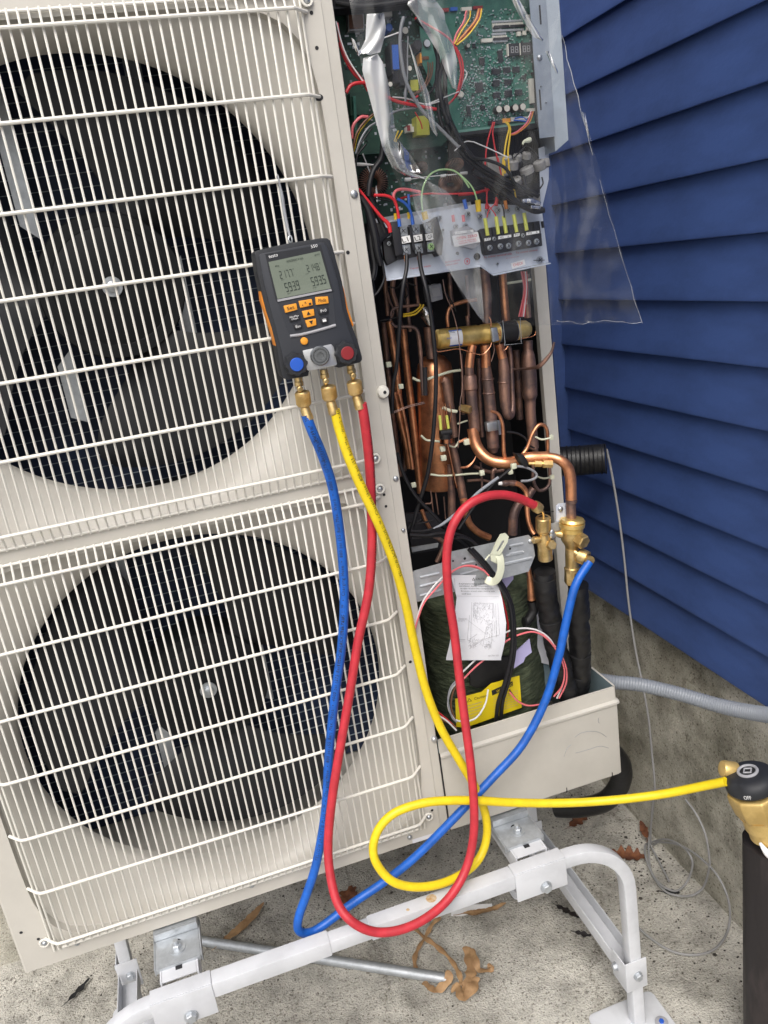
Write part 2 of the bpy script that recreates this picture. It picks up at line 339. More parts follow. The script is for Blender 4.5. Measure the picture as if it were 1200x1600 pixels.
# tube along crop pixels: Y per point or constant, width in crop pixels
def pts(cr, ps, Y):
    if not isinstance(Y, (list, tuple)): Y = [Y] * len(ps)
    return [at(*cr(*p), y) for p, y in zip(ps, Y)]
def wid(cr, w_, p):
    s = cr(1, 0)[0] - cr(0, 0)[0]; return w_ * s * mpp(p) / 2
def line(name, cr, ps, Y, wpx, m, parent, n=10, k=6, label=None):
    P = pts(cr, ps, Y)
    if isinstance(wpx, (list, tuple)): r = [wid(cr, q, p) for q, p in zip(wpx, P)]
    else: r = wid(cr, wpx, P[len(P) // 2])
    return MB().tube(P, r, n, k).build(name, M[m], parent, label=label)
def screw(p, parent, r=0.0045, d=(0, -1, 0), m='steel', name='screw', h=0.003):
    b = MB().lathe(p, d, [(0, r), (h * .35, r * .98), (h * .8, r * .7), (h, r * .25)], 14)
    u, w_ = perp(V(d)); q = V(p) + V(d) * h * 0.85
    o = b.build(name, M[m], parent)
    return o
def text_mesh(s, spacing=1.0):
    c = bpy.data.curves.new('t', 'FONT'); c.body = s; c.resolution_u = 2; c.space_character = spacing
    o = bpy.data.objects.new('t', c); C.objects.link(o); bpy.context.view_layer.update()
    me = bpy.data.meshes.new_from_object(o.evaluated_get(bpy.context.evaluated_depsgraph_get()))
    bpy.data.objects.remove(o); return me
def text(s, p0, p1, pt, m, parent, name='lettering', lift=0.0006):
    """letters filling the parallelogram with bottom-left p0, bottom-right p1, top-left pt"""
    me = text_mesh(s); p0, p1, pt = V(p0), V(p1), V(pt)
    xs = [v.co.x for v in me.vertices]; ys = [v.co.y for v in me.vertices]
    x0, x1, y0, y1 = min(xs), max(xs), min(ys), max(ys); n = (p1 - p0).cross(pt - p0).normalized()
    if n.y > 0: n = -n
    for v in me.vertices:
        v.co = p0 + (p1 - p0) * ((v.co.x - x0) / (x1 - x0)) + (pt - p0) * ((v.co.y - y0) / (y1 - y0)) + n * lift
    me.materials.clear(); me.materials.append(M[m]); me.name = name
    o = bpy.data.objects.new(name, me); C.objects.link(o); adopt(o, parent); return o
def tx(s, cr, a, b, c, Y, m, parent, **k): return text(s, at(*cr(*a), Y), at(*cr(*b), Y), at(*cr(*c), Y), m, parent, **k)
def poly(name, cr, ps, Y, t, m, parent, bevel=0, label=None):       # plate with its face on plane Y, thickness t behind
    return MB().prism(pts(cr, ps, Y), (0, t, 0)).build(name, M[m], parent, bevel, label=label)
# ------------------------------------------------------------------ setting: slab, house
def ground():
    b = MB(); n = 150
    def fn(u, v):
        x = -3 + 6.5 * u; y = -3 + 4.2 * v
        z = 0.004 * noise.noise(V((x * 5, y * 5, 0))) + 0.0015 * noise.noise(V((x * 28, y * 28, 3)))
        return (x, y, z - 0.002)
    b.grid(fn, n, n); o = b.build('ground', M['ground']); tag(o, None, None, kind='structure')
    b = MB().add([(-80, -80, -.03), (80, -80, -.03), (80, 80, -.03), (-80, 80, -.03)], [(0, 1, 2, 3)])
    tag(b.build('terrain', M['ground']), None, None, kind='structure')
ground()
WX, WY = 0.89, 0.575
house = thing('house', 'blue vinyl sided house corner on a mossy concrete foundation behind the heat pump', 'house', (WX, WY, 0))
def siding_board(L):
    # local: runs along +X from 0 to L, outward is -Y, height 0..EXP
    EXP = 0.1; prof = [(-0.004, EXP + 0.010), (-0.0135, 0.010), (-0.0148, 0.004), (-0.0145, 0.0008), (-0.0125, 0.0), (-0.005, 0.003)]
    n = max(2, int(L / 0.25)); v = []; f = []
    for i in range(n + 1):
        for (y, z) in prof: v.append((L * i / n, y + 0.0012 * noise.noise(V((i * .7, z * 20, L))), z))
    m = len(prof)
    for i in range(n):
        for j in range(m - 1): f.append((i * m + j, (i + 1) * m + j, (i + 1) * m + j + 1, i * m + j + 1))
    return MB().add(v, f).mesh('siding_board', M['siding'], sharp=50)
side_me = siding_board(3.2); back_me = siding_board(4.2)
Z0 = 0.591
for k in range(23):
    z = Z0 + 0.0985 * k
    o = share(side_me, 'siding_board', (0, 0, 0), None); o.rotation_euler = (0, 0, -math.pi / 2); o.location = (WX + 0.002, WY - 0.02, z); adopt(o, house)
    o = share(back_me, 'siding_board', (WX - 0.02 - 4.2, WY + 0.002, z), house)
MB().box((WX - 0.034, WY - 0.034, Z0 - .004), (WX + 0.01, WY + 0.01, 3.0)).build('corner_post', M['siding'], house, 0.003)
fo = MB()
def fgrid(u, v):
    y = -2.7 + (WY + 2.7) * u; z = -0.02 + (Z0 + 0.04) * v
    return (WX + 0.012 + 0.004 * noise.noise(V((y * 6, z * 6, 5))), y, z)
fo.grid(fgrid, 90, 20)
def fgrid2(u, v):
    x = -3.3 + (WX + 3.33) * u; z = -0.02 + (Z0 + 0.04) * v
    return (x, WY + 0.012 + 0.004 * noise.noise(V((x * 6, z * 6, 9))), z)
fo.grid(fgrid2, 90, 20); fo.build('foundation', M['found'], house)
MB().box((WX + 0.03, -2.65, 0), (WX + 1.5, WY + 1.5, 2.9)).box((-3.3, WY + 0.03, 0), (WX + 1.5, WY + 1.5, 2.901)).build('wall_core', M['inner'], house)
# ------------------------------------------------------------------ heat pump
UX0, UX1, UX2 = -0.392, 0.306, 0.648
UZ0, UZ1 = 0.472, 1.83
UD = 0.345
unit = thing('heat_pump', 'large cream two fan heat pump with its service panel off, pipes and wiring bared', 'heat pump', (0.12, 0.15, UZ0))
FX = -0.035; FZ = (1.437, 0.798); FR = 0.280; FY = 0.06
# front panel with two bellmouths
GXL, GXR = -0.352, 0.273
def panel():
    b = MB(); NA = 96
    xs = [UX0 + 0.004, GXL, GXR, UX1 - 0.016]
    def rr(a, hx0, hx1, hz0, hz1, cx, cz):          # rounded rectangle boundary point in direction a
        c, s_ = math.cos(a), math.sin(a); hx = hx1 if c > 0 else hx0; hz = hz1 if s_ > 0 else hz0
        p = 7.0; t = (abs(c / hx) ** p + abs(s_ / hz) ** p) ** (-1 / p); return cx + c * t, cz + s_ * t
    for cz, zlo, zhi in ((FZ[0], 1.127, 1.735), (FZ[1], 0.497, 1.103)):
        prof = [(0, 0.0), (0.0, 0.012), (0.06, 0.0135), (0.2, 0.016), (0.4, 0.0215), (0.6, 0.030), (0.78, 0.040), (0.9, 0.049), (0.97, 0.056), (1, 0.063)]
        rings = []
        for t, y in prof:
            ring = []
            for j in range(NA):
                a = 2 * math.pi * j / NA; ox, oz = rr(a, FX - GXL, GXR - FX, cz - zlo, zhi - cz, FX, cz)
                ix, iz = FX + FR * math.cos(a), cz + FR * math.sin(a)
                if y == 0.012: tt = 0.012
                else: tt = t
                ring.append((ox + (ix - ox) * tt, y, oz + (iz - oz) * tt))
            rings.append(ring)
        rings.append([(FX + FR * math.cos(2 * math.pi * j / NA), 0.075, cz + FR * math.sin(2 * math.pi * j / NA)) for j in range(NA)])
        v = [p for r in rings for p in r]; f = []
        for i in range(len(rings) - 1):
            for j in range(NA): f.append((i * NA + j, i * NA + (j + 1) % NA, (i + 1) * NA + (j + 1) % NA, (i + 1) * NA + j))
        b.add(v, f)
        # frame between rounded opening and the flat field rectangle
        quad = []
        for j in range(NA):
            a = 2 * math.pi * j / NA; c, s_ = math.cos(a), math.sin(a)
            x0, x1 = xs[0], xs[3]; z0, z1 = (1.115, UZ1) if cz == FZ[0] else (UZ0, 1.115)
            t = min((x1 - FX) / c if c > 1e-9 else 1e9, (x0 - FX) / c if c < -1e-9 else 1e9, (z1 - cz) / s_ if s_ > 1e-9 else 1e9, (z0 - cz) / s_ if s_ < -1e-9 else 1e9)
            quad.append((FX + c * t, 0.0, cz + s_ * t))
        # insert exact corners
        corners = [(x1, 0, z1), (x0, 0, z1), (x0, 0, z0), (x1, 0, z0)]
        ca = [math.atan2(c[2] - cz, c[0] - FX) % (2 * math.pi) for c in corners]
        o = len(b.v); b.v += [tuple(p) for p in rings[0]] + quad + corners
        for j in range(NA):
            a0 = 2 * math.pi * j / NA; a1 = 2 * math.pi * (j + 1) / NA; jn = (j + 1) % NA; f = [o + j, o + NA + j]
            for k, c_ in enumerate(ca):
                if a0 + 1e-6 < c_ < a1 - 1e-6: f.append(o + 2 * NA + k)
            f += [o + NA + jn, o + jn]; b.f.append(tuple(f))
    # left edge roll and side sheet; right angled strip; bottom lip
    b.add([(UX0 + .004, 0, UZ0), (UX0 + .001, 0.0015, UZ0), (UX0, 0.005, UZ0), (UX0, UD, UZ0), (UX0 + .004, 0, UZ1), (UX0 + .001, .0015, UZ1), (UX0, .005, UZ1), (UX0, UD, UZ1)],
          [(0, 1, 5, 4), (1, 2, 6, 5), (2, 3, 7, 6)])
    x = UX1 - 0.016
    b.add([(x, 0, UZ0), (x + .0008, 0.0016, UZ0), (UX1 - .001, 0.0024, UZ0), (UX1, .004, UZ0), (UX1, .03, UZ0), (x, 0, UZ1), (x + .0008, 0.0016, UZ1), (UX1 - .001, .0024, UZ1), (UX1, .004, UZ1), (UX1, .03, UZ1)],
          [(0, 1, 6, 5), (1, 2, 7, 6), (2, 3, 8, 7), (3, 4, 9, 8)])
    b.add([(UX0 + .004, 0, UZ0), (x, 0, UZ0), (x, .012, UZ0 - .003), (UX0 + .004, .012, UZ0 - .003)], [(0, 1, 2, 3)])
    o = b.build('front_panel', M['ivory'], unit, sharp=28)
    return o
panel()
# body: base, top, back, divider, side sheet
MB().box((UX0 + .004, 0.008, UZ0 - 0.006), (UX2 - .004, UD, UZ0 + 0.006)).build('base_pan', M['ivory'], unit)
MB().box((UX0 - .002, -0.004, UZ1), (UX2 + .002, UD + .006, UZ1 + 0.03)).build('top_cover', M['ivory'], unit, 0.004)
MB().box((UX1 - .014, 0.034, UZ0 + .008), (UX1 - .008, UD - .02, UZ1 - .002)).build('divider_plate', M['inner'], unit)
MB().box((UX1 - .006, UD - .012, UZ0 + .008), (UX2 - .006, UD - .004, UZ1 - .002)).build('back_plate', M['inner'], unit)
# right rear jamb and side sheet
J0 = 0.150
b = MB().box((UX2 - .020, J0, UZ0 + .007), (UX2, J0 + .0015, UZ1 - .001)).box((UX2 - .0015, J0 + .0016, UZ0 + .007), (UX2, UD, UZ1 - .001)).box((UX2 - .0215, J0, UZ0 + .007), (UX2 - .0201, J0 + .012, UZ1 - .001))
b.build('rear_side_panel', M['ivory'], unit)
MB().box((UX2 - .0032, J0 + .004, UZ0 + .008), (UX2 - .0017, UD - .004, UZ1 - .002)).build('side_shade_sheet', M['inner'], unit)  # added dark sheet, paints the shade inside the side panel
# coils behind the fans
coil = MB().box((UX0 + .01, UD - .055, UZ0 + .012), (UX1 - .016, UD - .02, UZ1 - .004)).build('coil', M['coil'], unit)
b = MB(); z = UZ0 + 0.03
while z < UZ1 - .02:
    b.box((UX0 + .012, UD - .0575, z), (UX1 - .018, UD - .0553, z + 0.0011)); z += 0.0205
b.build('coil_tube_row', M['coilline'], coil, kind='stuff')
b = MB(); x = UX0 + .014
while x < UX1 - .02:
    x += 0.0042

MB().box((UX0 + .0045, .034, UZ0 + .008), (UX0 + .009, UD - .02, UZ1 - .002)).box((UX0 + .01, .07, 1.112), (UX1 - .016, UD - .06, 1.118)).build('air_baffle', M['inner'], unit)
# motor mounts and fans
for iz, cz in enumerate(FZ):
    for x, z0, z1 in ((FX - .095, .10, .31), (FX - .095, -.19, -.10), (FX + .093, -.10, .01), (FX + .093, .2, .31)):
        s_ = 1 if z1 > .1 else -1
        MB().prism([(x - .012, .20, cz + (z0 if s_ > 0 else z1)), (x + .012, .20, cz + (z0 if s_ > 0 else z1) - .022 * s_), (x + .012, .20, cz + (z1 if s_ > 0 else z0)), (x - .012, .20, cz + (z1 if s_ > 0 else z0) - .012 * s_)], (0, .003, 0)).build('motor_bracket', M['galv'], unit)
    MB().lathe((FX, .19, cz), (0, 1, 0), [(0, .055), (.005, .06), (.06, .06), (.065, .05)], 32).build('fan_motor', M['black'], unit)
    fan = MB().lathe((FX, .155, cz), (0, -1, 0), [(-.03, .1), (0.0, .1), (.036, .099), (.040, .097), (.0405, .080), (.0398, .079), (.0405, .078), (.0415, .03), (.0415, .02)], 56).build('fan_hub', M['hub'], unit, label='upper fan' if iz == 0 else 'lower fan')
    off = 5 if iz == 0 else -12
    for k in range(3):
        b = MB(); a0 = 9 + off + 120 * k
        def fn(u, v, top=True):
            r = 0.085 + (0.266 - 0.085) * v
            lead = a0 + 76 + 20 * (v - .25) - 14 * (1 - v) ** 2; trail = a0 + 26 * (1 - v) ** 1.5 - 9 * math.sin(v * 3.1)
            if v > .9: s_ = (v - .9) / .1; lead -= 7 * s_ * s_; trail += 4 * s_ * s_
            a = R_(trail + (lead - trail) * u)
            y = 0.165 - 0.075 * u * (0.55 + .45 * v) - 0.018 * math.sin(u * math.pi)
            return V((FX + r * math.cos(a), y, cz + r * math.sin(a)))
        b.grid(lambda u, v: fn(u, v), 18, 14); b.grid(lambda u, v: fn(u, v) + V((0, .003, 0)), 18, 14)
        b.build('blade', M['blade'], fan, sharp=60)
    MB().lathe((FX, .109, cz), (0, -1, 0), [(0, .014), (.0015, .0135), (.0016, .008), (.006, .0075), (.008, .004)], 18).build('shaft_nut', M['steel'], fan)
# guards
GY = -0.020
def guard(ztop, lab):
    s = 0.0949; zs = [ztop - s * k for k in range(7)]; zb = zs[-1]
    gx0, gx1 = -0.329, 0.250
    g = MB().tube([(gx0 - .02, -.001, zs[0]), (gx0, GY, zs[0]), (gx1, GY, zs[0]), (gx1 + .02, -.001, zs[0])], .0024, 8, 1)
    top = g.build('fan_guard', M['wire'], unit, label=lab)
    h = MB()
    path = [V((gx0 - .0205, .001, 0)), V((gx0 - .006, GY * .72, 0)), V((gx0, GY * .95, 0)), V((gx0 + .008, GY, 0)), V((gx1 - .008, GY, 0)), V((gx1, GY * .95, 0)), V((gx1 + .006, GY * .72, 0)), V((gx1 + .0205, .001, 0))]
    h.tube(path, .0024, 8, 1); hm = h.mesh('cross_wire', M['wire'])
    for z in zs[1:]: share(hm, 'cross_wire', (0, 0, z), top)
    zt2, zb2 = zs[0] + 0.020, zb - 0.021
    for z in (zt2, zb2): MB().tube([(gx0, -.004, z), (gx1, -.004, z)], .0021, 8, 1).build('cross_wire', M['wire'], top)
    def vert(y):
        e = GY + .0042 if y is None else y
        return MB().tube([(0, min(-.0025, e + .012), zt2 + .003), (0, e * .75, zs[0] + .004), (0, e, zs[0] - .003), (0, e, zb + .003), (0, e * .75, zb - .004), (0, -.003, zb2 - .003)], .0016, 6, 1).mesh('upright_wire', M['wire'])
    vm = vert(None); n = 49
    for k in range(n):
        x = gx0 + .008 + (gx1 - gx0 - .016) * k / (n - 1); share(vm, 'upright_wire', (x, 0, 0), top)
    for dx, y in ((.0050, -.0105), (.0125, -.0045)):
        em = vert(y)
        for sx, x in ((-1, gx0), (1, gx1)): share(em, 'upright_wire', (x + sx * dx, 0, 0), top)
    for x in (gx0 - .022, gx1 + .022):
        for z in (zs[0] + .012, zb - .004):
            MB().torus((x, -.0035, z), (0, 1, 0), .0062, .0018, 16, 6).build('wire_eyelet', M['wire'], top); screw((x, -.001, z), top, .0045, m='steel', h=.006)
guard(1.7218, 'upper fan guard'); guard(1.0901, 'lower fan guard')
# holes and screws of the front panel
def hole(p, r, par=unit, sx=1):
    p = V(p); MB().add([(p.x + r * sx * math.cos(a), p.y, p.z + r * math.sin(a)) for a in [2 * math.pi * k / 14 for k in range(14)]], [tuple(range(14))]).build('screw_hole', M['inner'], par)
for (x, y, r) in ((486.5, 20, .0024), (495, 75, .0024), (498, 152.5, .0042), (543.5, 394.5, .0026), (590.5, 711, .0022), (600, 773, .0022), (603, 791, .0022), (609, 864, .0035),
                  (641, 1034, .0026), (673, 1250, .0024), (675, 1266, .0024), (33, 1457, .0024), (60, 1467, .0024)):
    p = at(x, y, 0); hole((p.x, -.0004, p.z), r, sx=1.4 if r > .004 else 1)
for cr, x, y, r in ((cT1, 80, 620, .0052), (cD, 133, 495, .0042), (cD, 218, 1078, .003)):
    p = at(*cr(x, y), 0.001); screw((p.x, .0015, p.z), unit, r, m='steel')
p = at(*cA(105, 1100), 0); b = MB().lathe((p.x, .001, p.z), (0, -1, 0), [(0, .0095), (.001, .0095), (.006, .0075), (.007, .004)], 20); b.build('rubber_bumper', M['wire'], unit)
hole((p.x + .001, -.0065, p.z), .0025)
for x, y in ((120, 1473), (393, 1383), (640, 1308)): p = at(x, y, 0); screw((p.x, 0, p.z), unit, .0045, h=.004)
p0, p1, p2 = at(645, 1318, -.0004), at(683, 1306, -.0004), at(644, 1312, -.0004)
MB().add([p0, p1, p1 + (p2 - p0), p2], [(0, 1, 2, 3)]).build('nameplate', M['paper'], unit)
# ---- lower right service pan
b = MB(); ZB, ZT = 0.622, 0.652
x0, x1 = UX1 + .0015, UX2
def pf(z, off): return [(x0, off, z), (x1 - .006, off, z), (x1 - .0018 + (-off), off + .0018, z), (x1 - off, .006, z), (x1 - off, UD, z)]
rows = [(UZ0 + .001, 0.001), (ZB - .006, 0.001), (ZB - .003, -.002), (ZB + .001, -.002), (ZB + .004, 0.003), (ZT, 0.003)]
v = []; f = []
for z, o_ in rows: v += pf(z, o_)
for i in range(len(rows) - 1):
    for j in range(4): f.append((i * 5 + j, i * 5 + j + 1, (i + 1) * 5 + j + 1, (i + 1) * 5 + j))
b.add(v, f)
pan = b.build('lower_cover', M['ivory'], unit, sharp=30)
b = MB(); v = []; f = []
for z in (UZ0 + .012, ZT): v += [(x, y + .0035 if k < 2 else y, z) if k < 2 else (x - .0035, y, z) for k, (x, y, _) in enumerate(pf(z, 0.003))]
for j in range(4): f.append((j, j + 1, 5 + j + 1, 5 + j))
b.add(v, f); b.build('cover_lining', M['panin'], pan)
v = []
a = pf(ZT, .003); c_ = [(x, y + .0035 if k < 2 else y, z) if k < 2 else (x - .0035, y, z) for k, (x, y, z) in enumerate(a)]
MB().add(a + c_, [(j, j + 1, 5 + j + 1, 5 + j) for j in range(4)]).build('cover_rim', M['ivory'], pan)
MB().box((UX1 + .0003, -.0006, UZ0), (UX1 + .0013, .004, 0.628)).build('seam_gap', M['inner'], pan)
p = at(678, 1154, 0.002); screw((p.x, 0.002, p.z), pan, .0055, m='alu', h=.006)
for xx, yy in ((886, 1243), (957, 1219)): p = at(xx, yy, 0); MB().box((p.x, -.0004, UZ0), (p.x + .0012, .0008, UZ0 + .008)).build('notch', M['inner'], pan)
# torn edge by hoses

for ps in ([(525, 1120), (570, 1090), (640, 1078), (700, 1088), (745, 1118)], [(530, 1230), (620, 1205), (700, 1182), (760, 1195)], [(450, 1255), (470, 1200), (500, 1170)], [(690, 985), (688, 1010), (696, 1022)]):
    line('scuff_mark', cPn, ps, .0004, 3, 'capgrey', pan, 4, 5)
# ------------------------------------------------------------------ electronics box
def chip(par, cr, x0, y0, x1, y1, Y, t, m='chip', name='chip', tilt=0.06):
    return poly(name, cr, [(x0, y0), (x1, y0 - (x1 - x0) * tilt), (x1 + (y1 - y0) * .05, y1 - (x1 - x0) * tilt), (x0 + (y1 - y0) * .05, y1)], Y - t, t, m, par)
def disc_cap(par, cr, x, y, rp, Y, h, m='black', top='plug', name='capacitor'):
    p = at(*cr(x, y), Y - h); r = wid(cr, rp * 2, p)
    o = MB().lathe(p + V((0, h, 0)), (0, -1, 0), [(0, r), (h * .95, r), (h, r * .92)], 18).build(name, M[m], par)
    MB().lathe(p, (0, -1, 0), [(0, r * .86), (.0004, r * .84)], 18).build('capacitor_top', M[top], par); return o
BY = 0.085
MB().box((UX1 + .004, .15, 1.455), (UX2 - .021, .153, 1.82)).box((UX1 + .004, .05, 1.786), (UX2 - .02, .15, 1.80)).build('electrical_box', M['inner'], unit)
board = poly('circuit_board', ID, [(648, -60), (833, -80), (841, 192), (712, 207), (694, 178), (660, 100)], BY, .002, 'pcb', unit)
poly('board_edge', ID, [(712, 204), (841, 189), (841, 192.5), (712, 208)], BY - .0015, .0015, 'mint', board)
poly('board_tray', ID, [(828, -80), (841, -80), (849, 196), (842, 200), (714, 212), (712, 208), (838, 192)], BY - .006, .03, 'inner', unit)
pboard = poly('power_board', ID, [(518, -60), (700, -80), (712, 206), (690, 228), (590, 240), (540, 243)], .104, .002, 'pcbold', unit)
lboard = poly('filter_board', ID, [(545, 236), (720, 220), (735, 330), (560, 350)], .135, .002, 'pcbold', unit)
# small components scattered on the boards (too many to name one by one)
def specks(par, cr, quad, Y, n, seed, mats, smin, smax, name='board_component'):
    rnd = random.Random(seed); q = pts(cr, quad, Y)
    for mi, m in enumerate(mats):
        b = MB()
        for k in range(n // len(mats)):
            u, v = rnd.random(), rnd.random()
            p = (q[0] * (1 - u) + q[1] * u) * (1 - v) + (q[3] * (1 - u) + q[2] * u) * v
            a, c_ = rnd.uniform(smin, smax), rnd.uniform(smin, smax)
            if rnd.random() < .3: a *= 1.8
            b.box((p.x - a, Y - rnd.uniform(.0006, .002), p.z - c_), (p.x + a, Y, p.z + c_))
        b.build(name, M[m], par, kind='stuff')
specks(board, cU2, [(170, 90), (830, 50), (850, 1030), (190, 1090)], BY, 900, 3, ['solder', 'mint', 'chip', 'mint', 'pcbold', 'solder'], .0004, .0011)
specks(board, cU2, [(200, 560), (620, 520), (640, 1050), (200, 1090)], BY, 500, 33, ['solder', 'mint', 'chip', 'solder'], .0003, .0008)
specks(pboard, cU1, [(60, 120), (980, 60), (1100, 1150), (220, 1380)], .104, 420, 4, ['solder', 'chip', 'pcb', 'capgrey', 'mint'], .0005, .0019)
specks(lboard, cT1, [(60, 280), (1150, 150), (1180, 720), (240, 820)], .135, 200, 5, ['solder', 'chip', 'pcb'], .0006, .0022)
for x0, y0, x1, y1 in ((480, 590, 550, 635), (580, 575, 640, 620), (660, 570, 720, 615), (492, 685, 548, 735), (590, 678, 648, 722), (495, 790, 550, 830), (592, 772, 655, 822), (682, 766, 742, 810), (342, 705, 405, 785), (375, 495, 420, 550), (268, 905, 300, 985), (536, 430, 574, 525), (388, 592, 416, 622), (744, 640, 774, 676), (385, 900, 425, 935), (318, 372, 344, 408)):
    chip(board, cU2, x0, y0, x1, y1, BY, .0025)
    w_ = 6
    b = MB()
    for s_ in range(5):
        t = (s_ + .5) / 5
        for yy in (y0 - 5, y1 + 1): p = at(*cU2(x0 + (x1 - x0) * t, yy - (x1 - x0) * t * .06), BY - .001); b.box((p.x - .0004, p.y, p.z - .0006), (p.x + .0004, p.y + .001, p.z + .0006))
    b.build('chip_pin', M['solder'], board, kind='stuff')
for r_, (x0, y0, x1) in enumerate(((490, 185, 765), (495, 215, 770), (498, 262, 770), (488, 290, 620), (495, 320, 630), (500, 352, 630))):
    b = MB(); n = int((x1 - x0) / 14)
    for k in range(n):
        p = at(*cU2(x0 + 14 * k, y0 - 14 * k * .05), BY - .003); b.box((p.x - .0009, p.y, p.z - (.0022 if r_ % 3 == 1 else .0013)), (p.x + .0009, BY, p.z + (.0022 if r_ % 3 == 1 else .0013)))
    b.build('resistor_row', M['solder' if r_ % 3 != 1 else 'plug'], board, kind='stuff')
for x0, y0, x1, y1, m in ((500, 218, 632, 240, 'chip'), (640, 212, 770, 232, 'chip'), (497, 322, 632, 344, 'chip'), (393, 330, 488, 362, 'plug'), (697, 270, 730, 305, 'plug'), (745, 262, 776, 298, 'plug'), (776, 125, 812, 260, 'plug'), (800, 670, 838, 880, 'plug'), (225, 62, 312, 92, 'plug'), (325, 52, 405, 78, 'redcap'), (780, 925, 848, 950, 'plug'), (575, 1010, 640, 1045, 'amber'), (646, 1000, 780, 1035, 'plug'), (455, 1030, 570, 1060, 'chip'), (130, 62, 190, 92, 'relay'), (60, 70, 115, 100, 'redcap')):
    chip(board, cU2, x0, y0, x1, y1, BY, .004, m, 'connector' if m != 'chip' else 'resistor_pack')
for x, y, r in ((545, 930, 25), (612, 923, 25), (685, 917, 25), (748, 910, 25)): disc_cap(board, cU2, x, y, r + 5, BY, .012, top='plug')
disc_cap(board, cU2, 283, 388, 18, BY, .009); disc_cap(board, cU2, 222, 805, 26, BY, .006, 'plug')
# two-pair seven segment display
SEG = {'0': 'abcdef', '1': 'bc', '2': 'abged', '3': 'abgcd', '4': 'fgbc', '5': 'afgcd', '6': 'afgedc', '7': 'abc', '8': 'abcdefg', '9': 'abfgcd', '-': 'g'}
def digits(s, cr, p00, p10, p01, Y, m, par, th=.13, adv=1.0, name='digit'):
    """seven segment digits in the parallelogram bottom-left, bottom-right, top-left (crop pixels)"""
    a, b_, c_ = at(*cr(*p00), Y), at(*cr(*p10), Y), at(*cr(*p01), Y); n = len(s.replace('.', '')); mb = MB(); i = 0
    def q(x0, y0, x1, y1):
        f = lambda x, y: a + (b_ - a) * x + (c_ - a) * y + V((0, -.0003, 0)); mb.add([f(x0, y0), f(x1, y0), f(x1, y1), f(x0, y1)], [(0, 1, 2, 3)])
    for ch in s:
        if ch == '.': x = (i) / n; q(x - .035, 0, x - .005, .09); continue
        x0 = i / n + .14 / n; x1 = (i + 1) / n - .14 / n; t = (x1 - x0) * th * 1.6; h = th * .75; g = .02
        for sgm in SEG.get(ch, ''):
            if sgm == 'a': q(x0 + t * .4, 1 - h, x1 - t * .4, 1)
            if sgm == 'g': q(x0 + t * .4, .5 - h / 2, x1 - t * .4, .5 + h / 2)
            if sgm == 'd': q(x0 + t * .4, 0, x1 - t * .4, h)
            if sgm == 'b': q(x1 - t, .5 + g, x1, 1 - g)
            if sgm == 'c': q(x1 - t, g, x1, .5 - g)
            if sgm == 'f': q(x0, .5 + g, x0 + t, 1 - g)
            if sgm == 'e': q(x0, g, x0 + t, .5 - g)
        i += 1
    return mb.build(name, M[m], par)
for (x0, y0), tag_ in (((625, 372), 'a'), ((727, 365), 'b')):
    chip(board, cU2, x0, y0, x0 + 92, y0 + 102, BY, .0055, 'chip', 'display')
    digits('88', cU2, (x0 + 16, y0 + 80), (x0 + 88, y0 + 76), (x0 + 12, y0 + 26), BY - .006, 'greyprint', board)
    chip(board, cU2, x0 - 10, y0 + 2, x0 - 1, y0 + 104, BY, .005, 'plug', 'display_frame')
# power board parts
chip(pboard, cU1, 555, 420, 612, 650, .104, .03, 'relay', 'relay', .03); chip(pboard, cU1, 540, 400, 560, 690, .104, .028, 'chip', 'relay_housing'); chip(pboard, cU1, 560, 655, 640, 780, .104, .02, 'chip', 'transformer')
chip(pboard, cU1, 612, 400, 690, 800, .104, .022, 'chip', 'transformer')
chip(pboard, cU1, 815, 495, 920, 590, .104, .018, 'amber', 'connector'); chip(pboard, cU1, 838, 530, 900, 560, .104, .020, 'wbrn', 'connector_slot')
for x, y, r, m, t in ((680, 285, 34, 'chip', 'plug'), (800, 420, 44, 'chip', 'chip'), (885, 405, 36, 'chip', 'solder'), (540, 790, 24, 'chip', 'plug'), (722, 640, 24, 'chip', 'plug'), (530, 255, 34, 'relay', 'relay')): disc_cap(pboard, cU1, x, y, r, .104, .022, m, t)
chip(pboard, cU1, 780, 1090, 900, 1270, .104, .02, 'tfyel', 'transformer'); chip(pboard, cU1, 690, 1190, 760, 1240, .104, .010, 'plug', 'connector'); chip(pboard, cU1, 700, 1175, 725, 1225, .104, .013, 'redcap', 'connector_slot')
chip(pboard, cU1, 140, 120, 290, 290, .104, .012, 'greyprint', 'heat_sink'); chip(pboard, cU1, 150, 140, 280, 270, .104, .014, 'wbrn', 'film_capacitor'); chip(pboard, cU1, 470, 110, 555, 160, .104, .014, 'plug', 'connector'); chip(pboard, cU1, 725, 750, 800, 850, .104, .012, 'tfyel', 'varistor')
chip(pboard, cU1, 160, 870, 330, 1080, .104, .016, 'pcbold', 'daughter_board'); chip(pboard, cU1, 190, 900, 215, 1250, .104, .026, 'pcb', 'board_rail'); chip(pboard, cU1, 1040, 90, 1090, 120, .104, .012, 'redcap', 'connector')
MB().tube([at(*cU1(20, 25), .05), at(*cU1(300, 60), .05), at(*cU1(760, 5), .05)], .0035, 10).build('cable_sleeve', M['black'], unit)
poly('box_top_rail', ID, [(521, -60), (650, -60), (650, 4), (521, 14)], .05, .03, 'inner', unit)
